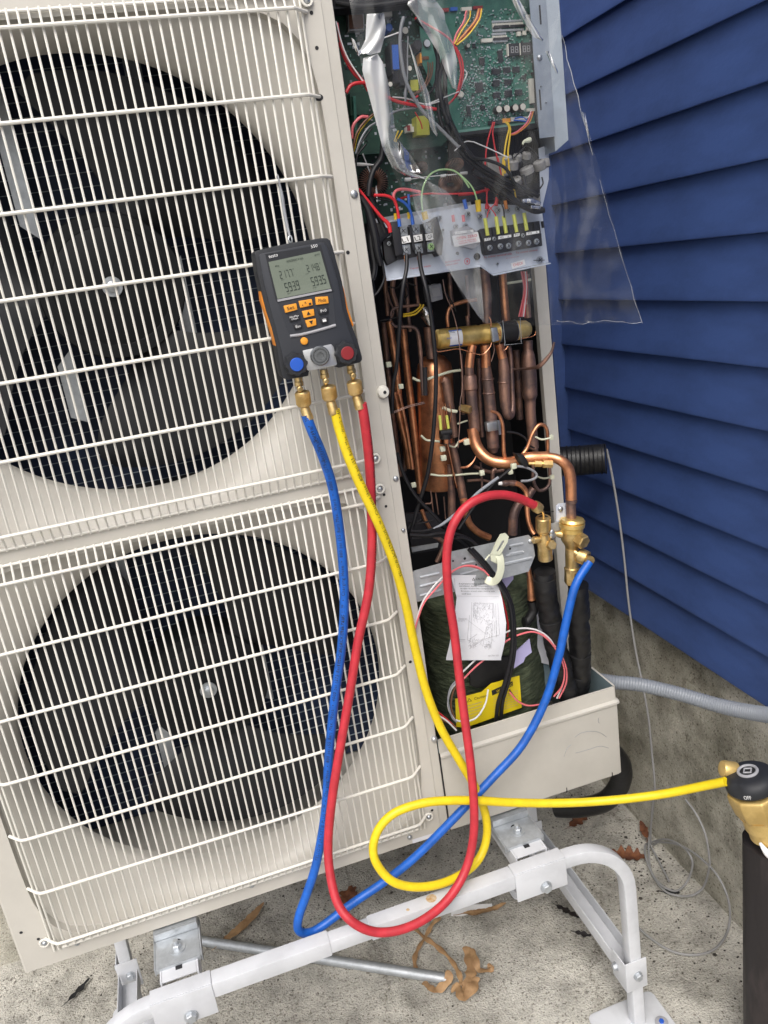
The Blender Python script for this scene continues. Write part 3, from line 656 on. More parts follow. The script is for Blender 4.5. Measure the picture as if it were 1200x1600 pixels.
# toroid chokes
def toroid(cr, x, y, rp, Y, axis, m='copper_dk'):
    c_ = at(*cr(x, y), Y); R = wid(cr, rp * 2, c_); r = R * .36
    o = MB().torus(c_, axis, R - r, r * .86, 36, 10).build('choke_coil', M['inner'], lboard)
    b = MB(); u, w_ = perp(V(axis)); n = 38
    for k in range(n):
        a = 2 * math.pi * k / n; e = u * math.cos(a) + w_ * math.sin(a); tdir = -u * math.sin(a) + w_ * math.cos(a)
        b.torus(c_ + e * (R - r), tdir, r * .93, r * .085, 10, 4)
    b.build('choke_winding', M[m], lboard, kind='stuff')
toroid(cT1, 258, 512, 146, .115, (.15, 1, 0)); toroid(cT1, 690, 375, 82, .125, (0, .5, 1)); toroid(cT1, 985, 525, 118, .115, (.35, .6, .7)); toroid(cT1, 1020, 350, 92, .125, (0, .5, 1))
disc_cap(lboard, cT1, 150, 215, 34, .135, .02, 'chip', 'chip'); disc_cap(lboard, cT1, 325, 180, 30, .135, .02, 'chip', 'greyprint')
# ridged heat sink between the boards
b = MB()
for k in range(26): x = at(*cT2(560, 200), .12).x + .0032 * k - .035; b.box((x, .10, 1.50), (x + .0012, .13, 1.572))
b.build('heat_sink_fin', M['chip'], unit, kind='stuff')
poly('heat_sink', ID, [(700, 205), (846, 190), (850, 300), (705, 320)], .13, .01, 'chip', unit)
# right flange of the electrical box
fl = MB(); a = at(834, -60, BY - .03); c_ = at(846, 180, BY - .03)
x0 = a.x - .003
fl = MB().box((.6035, .0545, 1.555), (.629, .056, 1.80))
fl.build('box_flange', M['flange'], unit)
MB().add([(.629, .0575, 1.535), (.629, .0575, 1.81), (.6475, .052, 1.81), (.6485, .052, 1.548), (.649, .060, 1.548), (.648, .060, 1.81), (.629, .12, 1.81), (.629, .12, 1.535)], [(0, 1, 2, 3), (3, 2, 5, 4), (0, 1, 6, 7)]).build('box_side_sheet', M['flange'], unit)
for y0, y1 in ((8, 38), (140, 172)):
    p, q = at(842, y0, .054), at(844, y1, .054); MB().box((p.x, .0538, q.z), (p.x + .0022, .0544, p.z)).build('flange_slot', M['inner'], unit)
for x, y in ((843, 90), (845, 135), (853, 160)):
    p = at(x, y, .0542); screw((p.x, p.y, p.z), unit, .004 if y == 90 else .0012)
# ---- terminal tray
tray = poly('terminal_tray', ID, [(586, 349), (748, 318), (846, 322), (857, 410), (770, 428), (750, 414), (604, 436), (598, 400)], .045, .0015, 'traypaint', unit)
MB().add(pts(ID, [(750, 414.5), (770, 428.3), (858, 410.5), (861, 411)], .044) + pts(ID, [(751, 417), (771, 431), (857, 413), (861, 412)], .030), [(0, 1, 5, 4), (1, 2, 6, 5), (2, 3, 7, 6)]).build('tray_lip', M['traypaint'], tray)
MB().add(pts(ID, [(604, 436), (750, 414)], .044) + pts(ID, [(604, 439), (751, 417)], .033), [(0, 1, 3, 2)]).build('tray_lip', M['traypaint'], tray)
poly('tray_back_strip', ID, [(580, 343), (735, 315), (740, 330), (590, 352)], .06, .0015, 'alu', tray)
# L1 / L2 / GR block
TY = .045
blk = poly('power_terminal_block', cT1, [(425, 885), (500, 880), (510, 940), (600, 925), (615, 905), (660, 915), (705, 905), (800, 870), (860, 830), (900, 1040), (905, 1180), (860, 1205), (840, 1170), (520, 1235), (480, 1225), (440, 1020)], TY - .014, .0139, 'chip', unit)
poly('block_foot', cT1, [(345, 1040), (455, 1010), (530, 1215), (395, 1290), (370, 1230)], TY - .010, .0098, 'chip', blk, .001)
poly('block_end', cT1, [(425, 880), (500, 870), (520, 1000), (545, 1180), (470, 1200), (440, 1010)], TY - .022, .0078, 'chip', blk, .001)
poly('block_divider', cT1, [(598, 925), (618, 922), (655, 1140), (637, 1150)], TY - .022, .0078, 'chip', blk); poly('block_divider', cT1, [(712, 905), (732, 900), (752, 1120), (736, 1128)], TY - .022, .0078, 'chip', blk)
poly('block_end', cT1, [(815, 880), (862, 835), (920, 1040), (905, 1190), (860, 1200), (835, 1050)], TY - .024, .0098, 'chip', blk, .001)
def bigscrew(cr, x, y, rp, Y, par, m='steel'):
    p = at(*cr(x, y), Y); r = wid(cr, rp * 2, p)
    o = MB().lathe(p, (0, -1, 0), [(0, r), (.0015, r), (.0022, r * .9), (.0026, r * .5), (.0021, r * .2)], 16).build('screw', M[m], par)
    b = MB()
    for a in (.6, 2.17): d = V((math.cos(a), 0, math.sin(a))) * r * .7; b.beam(p + V((0, -.0026, 0)) - d, p + V((0, -.0026, 0)) + d, .0007, .0006, (0, 1, 0))
    b.build('screw_slot', M['inner'], o)
for i, (x, y, x2, y2) in enumerate(((538, 965, 568, 1140), (657, 950, 685, 1128), (775, 935, 800, 1112))):
    poly('terminal_plate', cT1, [(x - 38, y - 45), (x + 36, y - 52), (x + 46, y + 42), (x - 28, y + 50)], TY - .0155, .0014, 'steel', blk)
    poly('terminal_plate', cT1, [(x2 - 38, y2 - 42), (x2 + 36, y2 - 48), (x2 + 42, y2 + 42), (x2 - 30, y2 + 50)], TY - .0155, .0014, 'steel', blk)
    bigscrew(cT1, x, y, 34, TY - .0157, blk); bigscrew(cT1, x2, y2, 33, TY - .0157, blk, 'wgrn' if i == 2 else 'steel')
for s, q in (('L1', (508, 1022, 602, 1005, 614, 1070, 520, 1088)), ('L2', (628, 1008, 720, 992, 732, 1055, 640, 1072)), ('GR', (745, 995, 838, 980, 848, 1038, 757, 1056))):
    poly('label_plate', cT1, [(q[0], q[1]), (q[2], q[3]), (q[4], q[5]), (q[6], q[7])], TY - .0195, .004, 'whiteprint', blk)
    tx(s, cT1, (q[6] + 18, q[7] - 12), (q[4] - 22, q[5] - 12 + 3), (q[0] + 14, q[1] + 14), TY - .0195, 'ink', blk)
for x, y, r in ((405, 1085, 22), (880, 840, 22), (908, 958, 18)): bigscrew(cT1, x, y, r, TY - .002 if x > 500 else TY - .0102, tray)
for x, y in ((1048, 1175),): p = at(*cT1(x, y), TY - .0004); hole(p, .0025, tray)
# middle block with its white sticker
mid = poly('fuse_terminal', cT2, [(40, 1080), (180, 1035), (230, 1060), (285, 1100), (305, 1195), (245, 1255), (60, 1215)], TY - .012, .0118, 'greyprint', unit, .001)
poly('sticker', cT2, [(38, 1132), (280, 1092), (303, 1188), (62, 1236)], TY - .0135, .001, 'whiteprint', mid)
poly('sticker', cT2, [(66, 1092), (236, 1072), (240, 1096), (68, 1118)], TY - .0150, .001, 'whiteprint', mid)
tx('OPEN ZERO', cT2, (80, 1168), (270, 1140), (78, 1142), TY - .0135, 'redprint', mid); tx('CHECK BEFORE', cT2, (95, 1192), (262, 1166), (94, 1180), TY - .0135, 'redprint', mid); tx('SERVICING THE UNIT', cT2, (100, 1212), (268, 1182), (99, 1200), TY - .0135, 'redprint', mid)
tx('S1', cT2, (84, 1108), (112, 1104), (83, 1094), TY - .0150, 'greyprint', mid); tx('S2', cT2, (176, 1096), (208, 1092), (175, 1080), TY - .0150, 'greyprint', mid)
for x, y in ((72, 1045), (162, 1040), (184, 930), (372, 905), (468, 892), (558, 890), (650, 880), (298, 950)): bigscrew(cT2, x, y, 26, TY - .004, tray)
# control terminal block
cb = poly('control_terminal_block', cT2, [(292, 1085), (330, 1062), (860, 990), (885, 1225), (360, 1315), (345, 1290), (330, 1190)], TY - .013, .0129, 'chip', unit, .001)
poly('block_step', cT2, [(345, 1185), (875, 1108), (884, 1222), (362, 1308)], TY - .0165, .0034, 'chip', cb)
for x, y in ((390, 1245), (488, 1230), (565, 1225), (660, 1205), (752, 1198), (828, 1185)): bigscrew(cT2, x, y, 27, TY - .0168, cb)
for q in ((345, 1155, 400, 1178), (474, 1135, 594, 1160), (622, 1112, 672, 1138), (738, 1098, 856, 1122)):
    poly('label_plate', cT2, [(q[0], q[1]), (q[2], q[1] - 14 * (q[2] - q[0]) / 100), (q[2], q[3] - 14 * (q[2] - q[0]) / 100), (q[0], q[3] + 4)], TY - .0185, .002, 'whiteprint', cb)
for s, x, y, w_ in (('M1', 358, 1172, 34), ('M2', 486, 1156, 34), ('S', 556, 1146, 16), ('M1', 630, 1132, 34), ('M2', 752, 1116, 34), ('S', 822, 1106, 16)): tx(s, cT2, (x, y), (x + w_, y - w_ * .14), (x - 1, y - 17), TY - .0185, 'ink', cb)
for x, y in ((430, 1160), (700, 1128)): bigscrew(cT2, x, y, 20, TY - .0195, cb)
for k in range(7):
    x = 415 + 78 * k; poly('block_divider', cT2, [(x, 1060 - k * 11), (x + 12, 1058 - k * 11), (x + 24, 1120 - k * 11), (x + 12, 1122 - k * 11)], TY - .0185, .0055, 'chip', cb)
for x, y, x2, y2 in ((345, 965, 372, 1128), (450, 950, 472, 1115), (520, 945, 545, 1105), (615, 930, 645, 1095), (712, 915, 738, 1080)):
    line('crimp_sleeve', cT2, [(x, y), (x2, y2)], TY - .016, 36, 'sleeve', cb, 10, 1)
tx('To indoor terminal side     To central control', cT2, (335, 1343), (835, 1272), (333, 1325), TY, 'redprint', tray); tx('(Do not apply AC power)', cT2, (545, 1348), (665, 1330), (544, 1338), TY, 'redprint', tray)
tx('Top power supply', cT1, (605, 1332), (800, 1302), (601, 1312), TY, 'redprint', tray); tx('For the transmission', cT1, (935, 1268), (1075, 1245), (932, 1248), TY, 'redprint', tray); tx('control cables', cT1, (938, 1295), (1055, 1274), (936, 1276), TY, 'redprint', tray)
p = at(*cT1(1140, 1250), TY - .0004); MB().torus(p, (0, 1, 0), .0042, .0005, 20, 4).build('earth_symbol', M['redprint'], tray); tx('1', cT1, (1132, 1262), (1148, 1260), (1130, 1240), TY, 'redprint', tray)
poly('sticker', cT2, [(592, 1388), (715, 1352), (728, 1402), (605, 1442)], TY - .001, .0008, 'whiteprint', tray); tx('CHECK', cT2, (612, 1420), (705, 1396), (608, 1395), TY - .001, 'wpink', tray)
bigscrew(cT2, 858, 1358, 34, TY - .001, tray); bigscrew(cT2, 270, 1325, 32, TY - .001, tray, 'chip'); bigscrew(cT2, 460, 1393, 12, TY - .001, tray)
p = at(*cT2(92, 1298), TY - .0004); hole(p, .0022, tray)
MB().beam(at(*cT2(802, 1360), TY - .004), at(*cT2(905, 1358), TY - .004), .001, .001).build('tray_wire', M['inner'], tray)
# earth lug
line('wire_lug', cT2, [(278, 795), (288, 905)], .03, 52, 'wyel', unit, 12, 1); line('wire_lug', cT1, [(735, 785), (752, 858)], .022, 56, 'wyel', unit, 12, 1)
line('wire_lug', cT1, [(497, 850), (508, 925)], .022, 34, 'wblue', unit, 10, 1); line('wire_lug', cT1, [(620, 830), (632, 905)], .022, 34, 'wblue', unit, 10, 1)
for x, y in ((465, 800), (590, 790)): line('wire_lug', cT1, [(x, y), (x + 5, y + 60)], .035, 30, 'wyel', unit, 10, 1)
for x, y in ((45, 935), (140, 935)): line('wire_lug', cT2, [(x, y), (x + 8, y + 65)], .03, 30, 'wpink', unit, 10, 1)
line('wire_lug', cT2, [(150, 790), (172, 880)], .03, 36, 'wblue', unit, 10, 1)
# ---- ferrite cores at right
for (x, y, r, l) in ((650, 400, 42, 60), (735, 380, 44, 50), (600, 470, 60, 80), (740, 520, 66, 60), (860, 470, 58, 80), (640, 620, 52, 60), (915, 450, 40, 70), (560, 420, 44, 60)):
    p = at(*cT2(x, y), .05); R = wid(cT2, r * 2, p); l = wid(cT2, l * 2, p)
    ax = V((random.uniform(-.4, .4), random.uniform(-.6, .2), 1)).normalized()
    MB().lathe(p - ax * l / 2, ax, [(-.001, R * .55), (0, R * .9), (l * .1, R), (l * .9, R), (l, R * .9), (l + .001, R * .5), (l * .8, R * .45)], 20).build('ferrite_core', M['ferrite'], unit)
poly('ferrite_holder', cT2, [(370, 395), (560, 370), (600, 560), (380, 600)], .085, .02, 'ferrite', unit, .002)
line('cable_clip', cT2, [(700, 275), (712, 248), (755, 235), (775, 225)], .03, [18, 26, 50, 40], 'nylon', unit); 
line('foil_wrap', cT2, [(690, 810), (770, 805), (860, 835)], .02, [50, 62, 48], 'foil', unit, 12); line('foil_wrap', cT2, [(770, 860), (860, 868)], .015, 34, 'foil', unit, 12)
poly('side_plate', cT2, [(850, 310), (945, 275), (945, 600), (870, 925), (862, 600)], .09, .0012, 'traypaint', unit)
# ---- wiring
LW = [  # material, crop, points, Y, width, name
 ('wpink', cU1, [(40, 215), (75, 400), (130, 540), (200, 650), (290, 765)], .03, 22), ('wred', cU1, [(60, 400), (120, 560), (200, 690), (290, 780), (330, 850)], .035, 30), ('wwht', cU1, [(30, 200), (90, 420), (160, 580), (280, 760)], .028, 14),
 ('wred', cU1, [(125, 870), (170, 800), (260, 775), (360, 800), (480, 890), (600, 950), (780, 990), (970, 1025)], .028, 32), ('wred', cU1, [(480, 900), (620, 960), (740, 930), (800, 900)], .032, 18),
 ('wpink', cU1, [(180, 1300), (190, 1180), (260, 1100), (330, 1095)], .035, 28), ('wbrn', cU1, [(190, 1400), (220, 1260), (290, 1150), (390, 1060)], .035, 20), ('wgry', cU1, [(215, 1440), (260, 1310), (330, 1200), (420, 1140), (600, 1040), (780, 1010)], .03, 18), ('wyel', cU1, [(200, 1420), (250, 1240), (380, 1080), (420, 1050)], .04, 10),
 ('wgry', cU1, [(665, 160), (640, 260), (630, 420), (650, 600), (680, 740), (740, 880), (840, 1040), (960, 1160), (1060, 1260), (1180, 1380)], .022, 34), ('wgry', cU1, [(705, 340), (700, 520), (700, 720), (680, 880), (680, 960), (655, 1030)], .03, [14, 14, 14, 34, 16, 12]),
 ('wbrn', cU1, [(890, 580), (895, 680), (860, 790), (760, 890)], .07, 14), ('wbrn', cU1, [(935, 580), (930, 690), (880, 800), (790, 880)], .07, 14), ('wbrn', cU1, [(912, 590), (915, 680), (870, 800), (770, 880)], .072, 14),
 ('wwht', cU1, [(480, 355), (620, 305)], .05, 12), ('wwht', cU1, [(560, 910), (700, 925), (860, 975), (1000, 930), (1180, 860)], .03, 12), ('wwht', cU1, [(840, 1000), (1000, 950), (1040, 930)], .03, 12),
 ('wred', cU1, [(770, 170), (900, 240), (1050, 330), (1120, 400), (1165, 500), (1195, 600), (1200, 720), (1150, 900), (1080, 980)], .05, 20),
 ('wpink', cU2, [(265, 90), (240, 190), (180, 290), (155, 380)], .06, 14), ('wbrn', cU2, [(280, 90), (250, 200), (190, 300), (160, 380)], .06, 14), ('wyel', cU2, [(300, 90), (290, 160), (215, 280), (165, 375)], .058, 12), ('wor', cU2, [(375, 75), (340, 180), (250, 290), (172, 375)], .06, 16), ('wred', cU2, [(385, 75), (355, 190), (260, 300), (178, 380)], .062, 14), ('wyel', cU2, [(396, 75), (375, 170), (280, 300), (182, 385)], .058, 13), ('wbrn', cU2, [(365, 75), (330, 180), (240, 285), (168, 375)], .062, 13),
 ('wred', cU2, [(175, 400), (230, 520), (235, 660), (190, 800), (110, 890)], .055, 17), ('wwht', cU2, [(240, 590), (270, 630), (230, 720), (200, 800)], .06, 13),
 ('wred', cU2, [(495, 1040), (470, 1120), (440, 1240), (425, 1400)], .05, 14), ('wred', cU2, [(505, 1040), (490, 1130), (505, 1240), (540, 1400)], .052, 14), ('wyel', cU2, [(600, 1040), (630, 1090), (610, 1180), (590, 1310), (595, 1480)], .048, 16), ('wyel', cU2, [(615, 1040), (640, 1100), (632, 1200), (620, 1310), (640, 1420)], .05, 16),
 ('wpink', cU2, [(820, 950), (800, 1010), (770, 1060), (700, 1120), (645, 1145)], .055, 12), ('wor', cU2, [(835, 950), (810, 1030), (760, 1090), (690, 1140), (640, 1152)], .055, 12), ('wblue', cU2, [(680, 1010), (740, 1000), (810, 1040)], .06, 12), ('wblue', cU2, [(670, 1025), (740, 1030), (800, 1045)], .06, 12), ('wwht', cU2, [(820, 940), (790, 1000), (720, 1015)], .06, 10),
 ('wyel', cT2, [(515, 400), (515, 560), (520, 720)], .04, 14), ('wyel', cT2, [(565, 400), (580, 560), (620, 700), (640, 790)], .04, 14), ('wred', cT2, [(355, 380), (350, 480), (355, 540)], .05, 16), ('wred', cT2, [(470, 400), (490, 520), (520, 640)], .055, 14),
 ('wred', cT2, [(100, 745), (230, 735), (330, 710), (385, 695)], .05, 26), ('wred', cT2, [(345, 660), (365, 760), (370, 830), (430, 910), (455, 960)], .03, 10), ('wred', cT2, [(460, 740), (445, 820), (380, 900), (365, 960)], .028, 10), ('wred', cT2, [(375, 680), (360, 800), (385, 880)], .035, 12), ('wor', cT2, [(535, 800), (548, 880)], .035, 34), ('wred', cT2, [(460, 770), (450, 850)], .035, 34), ('wred', cT2, [(365, 830), (362, 880)], .035, 34),
 ('cable', cT2, [(240, 690), (330, 665), (410, 700), (480, 790), (520, 880), (528, 960)], .025, 16),
 ('wgrn', cT1, [(722, 785), (712, 660), (735, 530), (800, 430), (900, 390), (1010, 400), (1090, 460), (1160, 560)], .018, 16), ('wgrn', cT2, [(100, 550), (180, 620), (240, 700), (272, 795)], .02, 16),
 ('wred', cT1, [(500, 850), (480, 740), (450, 670), (380, 635), (265, 630)], .022, 28), ('wpink', cT1, [(470, 720), (450, 640), (480, 585), (560, 575), (700, 600)], .03, 28), ('wred', cT1, [(515, 660), (660, 630), (800, 615), (940, 620), (1190, 610)], .04, 18), ('wblue', cT1, [(625, 840), (600, 760), (550, 700), (485, 665)], .025, 26), ('wblue', cT1, [(605, 790), (595, 720), (590, 620)], .03, 26),
 ('wred', cT1, [(120, 570), (200, 670), (330, 830), (400, 900), (420, 980)], .012, [26, 28, 30, 42, 36]), ('cable', cT1, [(250, 660), (340, 670), (430, 690)], .05, 12), ('wwht', cT1, [(160, 240), (200, 340), (230, 420)], .08, 12), ('wwht', cT1, [(100, 340), (170, 342), (265, 345)], .05, [30, 30, 8]), ('wwht', cT1, [(285, 540), (292, 620), (296, 695)], .07, [6, 26, 8]),
 ('wwht', cT1, [(555, 485), (610, 480)], .05, 34), ('wwht', cT1, [(610, 480), (760, 458), (1010, 435)], .05, 8), ('wwht', cT1, [(890, 452), (940, 444)], .048, 26), ('wwht', cT2, [(0, 565), (110, 548)], .05, 8), ('wwht', cT2, [(115, 545), (180, 540)], .05, 26),
 ('wyel', cT1, [(495, 25), (455, 125)], .02, 14), ('wyel', cT1, [(535, 25), (470, 130)], .022, 14), ('wred', cT1, [(650, -150), (700, -60), (720, 10)], .06, 12),
 ('wwht', cT2, [(60, 335), (160, 250), (240, 250)], .022, 10), ('wwht', cT2, [(240, 250), (400, 320), (560, 395)], .02, 12),
]
for i, (m, cr, ps, Y, w_) in enumerate(LW): line('wire', cr, ps, Y, w_, m, unit, 8, 5)
CB = [  # black cables
 (cU1, [(780, 180), (880, 280), (950, 400), (985, 560), (975, 760), (985, 960), (1010, 1130), (1090, 1300), (1200, 1440)], .035, 40), (cU1, [(1040, 560), (1000, 720), (1010, 900), (1050, 1060), (1120, 1240), (1230, 1420)], .03, 46), (cU1, [(1060, 600), (1050, 760), (1060, 960), (1100, 1130), (1200, 1330)], .034, 46), (cU1, [(950, 430), (990, 640), (940, 830), (880, 890)], .05, 24),
 (cT2, [(-20, 100), (60, 260), (150, 380), (300, 500), (480, 610), (650, 680), (800, 750)], .028, 50), (cT2, [(20, 60), (120, 250), (260, 430), (420, 540), (560, 620), (720, 690), (850, 760)], .022, 44), (cT2, [(60, 150), (200, 380), (360, 520)], .03, 44),
 (cT2, [(230, 520), (400, 640), (560, 760), (700, 850), (820, 900), (900, 890)], .018, 52), (cT2, [(300, 520), (460, 660), (620, 790), (760, 860), (880, 880)], .03, 46), (cT2, [(160, 330), (240, 400), (400, 430), (540, 500), (620, 630), (700, 720)], .016, 30), (cT2, [(620, 400), (680, 340), (740, 290), (820, 360), (850, 400)], .028, 14), (cT2, [(880, 580), (890, 640), (860, 690)], .03, 14), (cT2, [(330, 580), (480, 650), (620, 720)], .014, 24), (cT2, [(700, 560), (730, 680), (800, 760)], .04, 36), (cT2, [(770, 290), (790, 420)], .035, 12),
 (cT1, [(350, 180), (330, 290), (260, 400), (225, 520), (215, 640)], .02, 52), (cT1, [(100, 340), (120, 200), (180, 90), (250, 0)], .02, 14), (cT1, [(190, 150), (110, 260), (95, 360)], .03, 20), (cT1, [(400, 0), (350, 100), (330, 250)], .035, 30),
 (cT1, [(140, 640), (210, 760), (250, 900), (280, 1040), (300, 1180), (330, 1290)], .012, [50, 70, 80, 80, 60, 40]), (cT1, [(215, 620), (260, 720), (330, 880), (370, 980)], .025, 50), (cT1, [(200, 700), (230, 900), (240, 1100), (270, 1300), (250, 1420)], .02, 60), (cT1, [(290, 1100), (350, 1300), (360, 1420), (300, 1540), (240, 1590)], .012, 22), (cT1, [(170, 1000), (200, 1200), (230, 1400), (260, 1560)], .035, 60),
]
for cr, ps, Y, w_ in CB: line('cable', cr, ps, Y, w_, 'cable', unit, 10, 6)
poly('tape_wrap', cT1, [(250, 870), (350, 905), (430, 960), (420, 1010), (350, 1050), (330, 1120), (290, 1140), (265, 1040)], .022, .012, 'insul', unit, .002)
# incoming supply conductors
line('supply_conductor', cA, [(318, -130), (315, 0), (285, 160), (262, 360), (248, 600), (225, 880), (195, 1040), (185, 1290)], [.02, .015, .01, .012, .02, .03, .035, .04], 36, 'cable', unit, 12)
line('supply_conductor', cA, [(425, -150), (445, 0), (495, 200), (530, 400), (560, 640), (578, 900), (575, 1150), (560, 1400), (540, 1600), (500, 1850), (430, 2080), (370, 2300), (345, 2370)], [.02, .015, .005, .005, .005, .008, .01, .015, .02, .03, .04, .045, .045], 38, 'cable', unit, 12)
for x, y in ((570, 1195), (690, 1180)):
    for k in range(6): line('copper_strand', cT1, [(x - 18 + 8 * k, y), (x - 16 + 7 * k, y + 50), (x + 3 + k, y + 90)], .022 + .001 * (k % 2), 7, 'copper_hi', unit, 6, 3)
line('capillary_wire', cA, [(640, 95), (665, 230), (720, 360), (765, 520), (790, 700), (810, 900), (812, 1080), (795, 1190), (790, 1400), (775, 1600)], .03, 9, 'copper_dk', unit, 6, 5)
# ------------------------------------------------------------------ pipework
def pipe(cr, ps, Y, w_, m='copper', n=14, name='copper_pipe', k=7): return line(name, cr, ps, Y, w_, m, unit, n, k)
# reversing valve
vp = pts(cA, [(580, 632), (1090, 580), (1340, 545)], .10); vd = (vp[2] - vp[0]); L = vd.length; r = wid(cA, 178, vp[0])
rv = MB().lathe(vp[0], vd, [(-.0015, r * .2), (-.001, r * .8), (.003, r), (L * .46, r), (L * .5, r * .93), (L * .53, r), (L * .93, r), (L * 1.05, r * .93), (L * 1.1, r * .6), (L * 1.115, r * .2)], 36).build('reversing_valve', M['goldfoil'], unit)
def band(t0, t1, rr, m, name, par=rv): return MB().lathe(vp[0] + vd * t0, vd, [(0, r), (.0001, r * rr), ((t1 - t0) * L - .0001, r * rr), ((t1 - t0) * L, r)], 36).build(name, M[m], par)
band(.72, .92, 1.06, 'black', 'valve_coil'); band(.715, .722, 1.1, 'steel', 'clamp_ring'); band(.918, .925, 1.1, 'steel', 'clamp_ring')
# curved paper label on the valve
u = V((0, -1, 0)); wv = vd.normalized().cross(u).normalized()
def lab(a, b): th = R_(-52 + 104 * b); return vp[0] + vd * (.12 + .145 * a) + (u * math.cos(th) + wv * math.sin(th)) * r * 1.012
def labpiece(b0, b1, m): MB().grid(lambda a, b: lab(a, b0 + (b1 - b0) * b), 4, 8).build('valve_label', M[m], rv)
sgn = 1 if wv.z > 0 else -1
labpiece(0, .12, 'relay') if sgn > 0 else labpiece(.88, 1, 'relay'); labpiece(.121, .92, 'paper') if sgn > 0 else labpiece(.08, .879, 'paper'); labpiece(.921, 1, 'relay') if sgn > 0 else labpiece(0, .079, 'relay')
tx('15.5MHz', cA, (672, 578), (745, 572), (671, 560), .10 - r - .002, 'ink', rv); tx('4-WAY', cA, (676, 632), (720, 628), (675, 612), .10 - r - .002, 'bluecap', rv)
poly('clamp_plate', cA2, [(270, 530), (325, 522), (345, 640), (285, 655)], .10 - r - .006, .006, 'steel', rv, .001)
line('clamp_wire', cA2, [(375, 460), (395, 660), (400, 680), (535, 665), (540, 650), (530, 440)], .10 - r * 1.05, 6, 'steel', rv, 6, 2); line('clamp_wire', cA2, [(540, 625), (620, 610), (660, 590), (670, 560)], .10 - r * .8, 7, 'copper_hi', rv, 6)
line('clamp_wire', cA, [(585, 722), (600, 740), (700, 725), (780, 715), (860, 735), (960, 765), (1010, 755), (1060, 700), (1075, 660)], .10 - r, 9, 'copper_hi', rv, 6); line('clamp_wire', cA2, [(250, 425), (268, 460), (270, 520)], .10 - r, 12, 'copper_hi', rv, 6); line('clamp_wire', cA2, [(330, 570), (355, 600), (350, 540)], .10 - r, 8, 'copper_hi', rv, 6); line('clamp_wire', cA2, [(345, 660), (360, 730), (400, 720), (420, 690)], .10 - r * .9, 7, 'copper_hi', rv, 6); line('clamp_wire', cA2, [(290, 665), (300, 720), (285, 790), (270, 830)], .10 - r, 8, 'copper_dk', rv, 6)
# pipes under the valve
pipe(cA, [(905, 680), (885, 780), (875, 880)], .10, 82); pipe(cA, [(875, 875), (880, 960)], .10, 80, 'copper_dk'); MB().lathe(at(*cA(880, 950), .10), at(*cA(893, 1120), .10) - at(*cA(880, 950), .10), [(0, .0092), (.003, .0108), (.022, .0112), (.0235, .0095)], 24).build('brazed_joint', M['copper_dk'], unit)
pipe(cA, [(890, 1060), (900, 1180), (915, 1330), (925, 1450)], .10, 100, 'copper_dk'); 
pipe(c2, [(630, 950), (645, 1030), (680, 1090), (740, 1130), (830, 1140), (930, 1115), (1040, 1110)], [.10, .095, .085, .07, .055, .035, .025], 64, 'copper')
pipe(cB, [(500, 215), (620, 205), (740, 210), (820, 240), (880, 300), (905, 380), (912, 470), (915, 600)], [.038, .03, .022, .015, .012, .01, .01, .01], [84, 84, 88, 95, 102, 106, 106, 104], 'copper')
pipe(cB, [(913, 600), (914, 700), (918, 790)], .01, [96, 92, 88], 'copper_dk'); MB().lathe(at(*cB(915, 600), .01), at(*cB(917, 680), .01) - at(*cB(915, 600), .01), [(0, .0070), (.001, .0095), (.006, .0092), (.0075, .007)], 20).build('brazed_joint', M['copper_dk'], unit)
pipe(cA2, [(215, 680), (222, 760), (225, 880)], .10, 84); pipe(cA2, [(225, 860), (240, 1000), (255, 1150), (270, 1300), (280, 1480), (290, 1590)], .10, [82, 100, 104, 104, 108, 108], 'copper_dk'); pipe(cA2, [(290, 1590), (295, 1640)], .10, [108, 60], 'copper_dk')
for cr, x, y in ((cA2, 240, 985), (cA2, 250, 1110), (cA2, 385, 1010)): p = at(*cr(x, y), .10); MB().torus(p, (.06, 0, 1), .0090, .0016, 24, 6).build('brazed_joint', M['copper_dk'], unit)
poly('pipe_clamp', cA2, [(230, 1375), (350, 1355), (358, 1440), (240, 1460)], .083, .012, 'steel', unit, .003); poly('clamp_tab', cA2, [(335, 1355), (352, 1352), (362, 1480), (345, 1482)], .078, .003, 'steel', unit)
pipe(cA2, [(345, 670), (365, 760), (375, 800)], .10, 84); pipe(cA2, [(375, 795), (385, 900), (388, 1000), (390, 1100), (400, 1230), (425, 1310), (455, 1290), (462, 1200), (455, 1000), (445, 800), (430, 690)], [.10, .10, .10, .10, .10, .10, .105, .11, .115, .12, .12], [84, 100, 108, 100, 92, 80, 60, 48, 44, 44, 44], 'copper_dk')
pipe(cA2, [(440, 900), (540, 895), (640, 885), (700, 870), (760, 810), (810, 740), (835, 655)], [.12, .10, .06, .03, .02, .015, .012], [22, 22, 26, 40, 36, 26, 22], 'copper_dk')
# right muffler column
pipe(cA2, [(600, 640), (598, 720), (600, 780), (605, 880), (612, 1000), (615, 1130), (618, 1180), (622, 1300), (632, 1400), (650, 1600)], .13, [86, 86, 120, 132, 134, 134, 98, 92, 92, 92], 'copper_dk', 18)
pipe(cB, [(565, 10), (575, 130), (585, 180)], .13, [60, 60, 56], 'copper_dk'); pipe(cB, [(560, 250), (560, 420), (600, 510), (660, 510), (710, 450), (712, 300), (690, 100), (690, 30)], .11, 34, 'copper_dk')
pipe(cB, [(570, 120), (500, 100), (440, 200), (405, 260)], .05, 16, 'cable', name='sensor_wire')
pipe(c2, [(820, 970), (880, 980), (930, 1020), (925, 1090), (880, 1150)], .05, 12, 'cable', name='sensor_wire')
pipe(c2, [(890, 1110), (930, 1060), (960, 980), (1000, 930), (1040, 960), (1045, 1100)], .045, 20, 'copper')
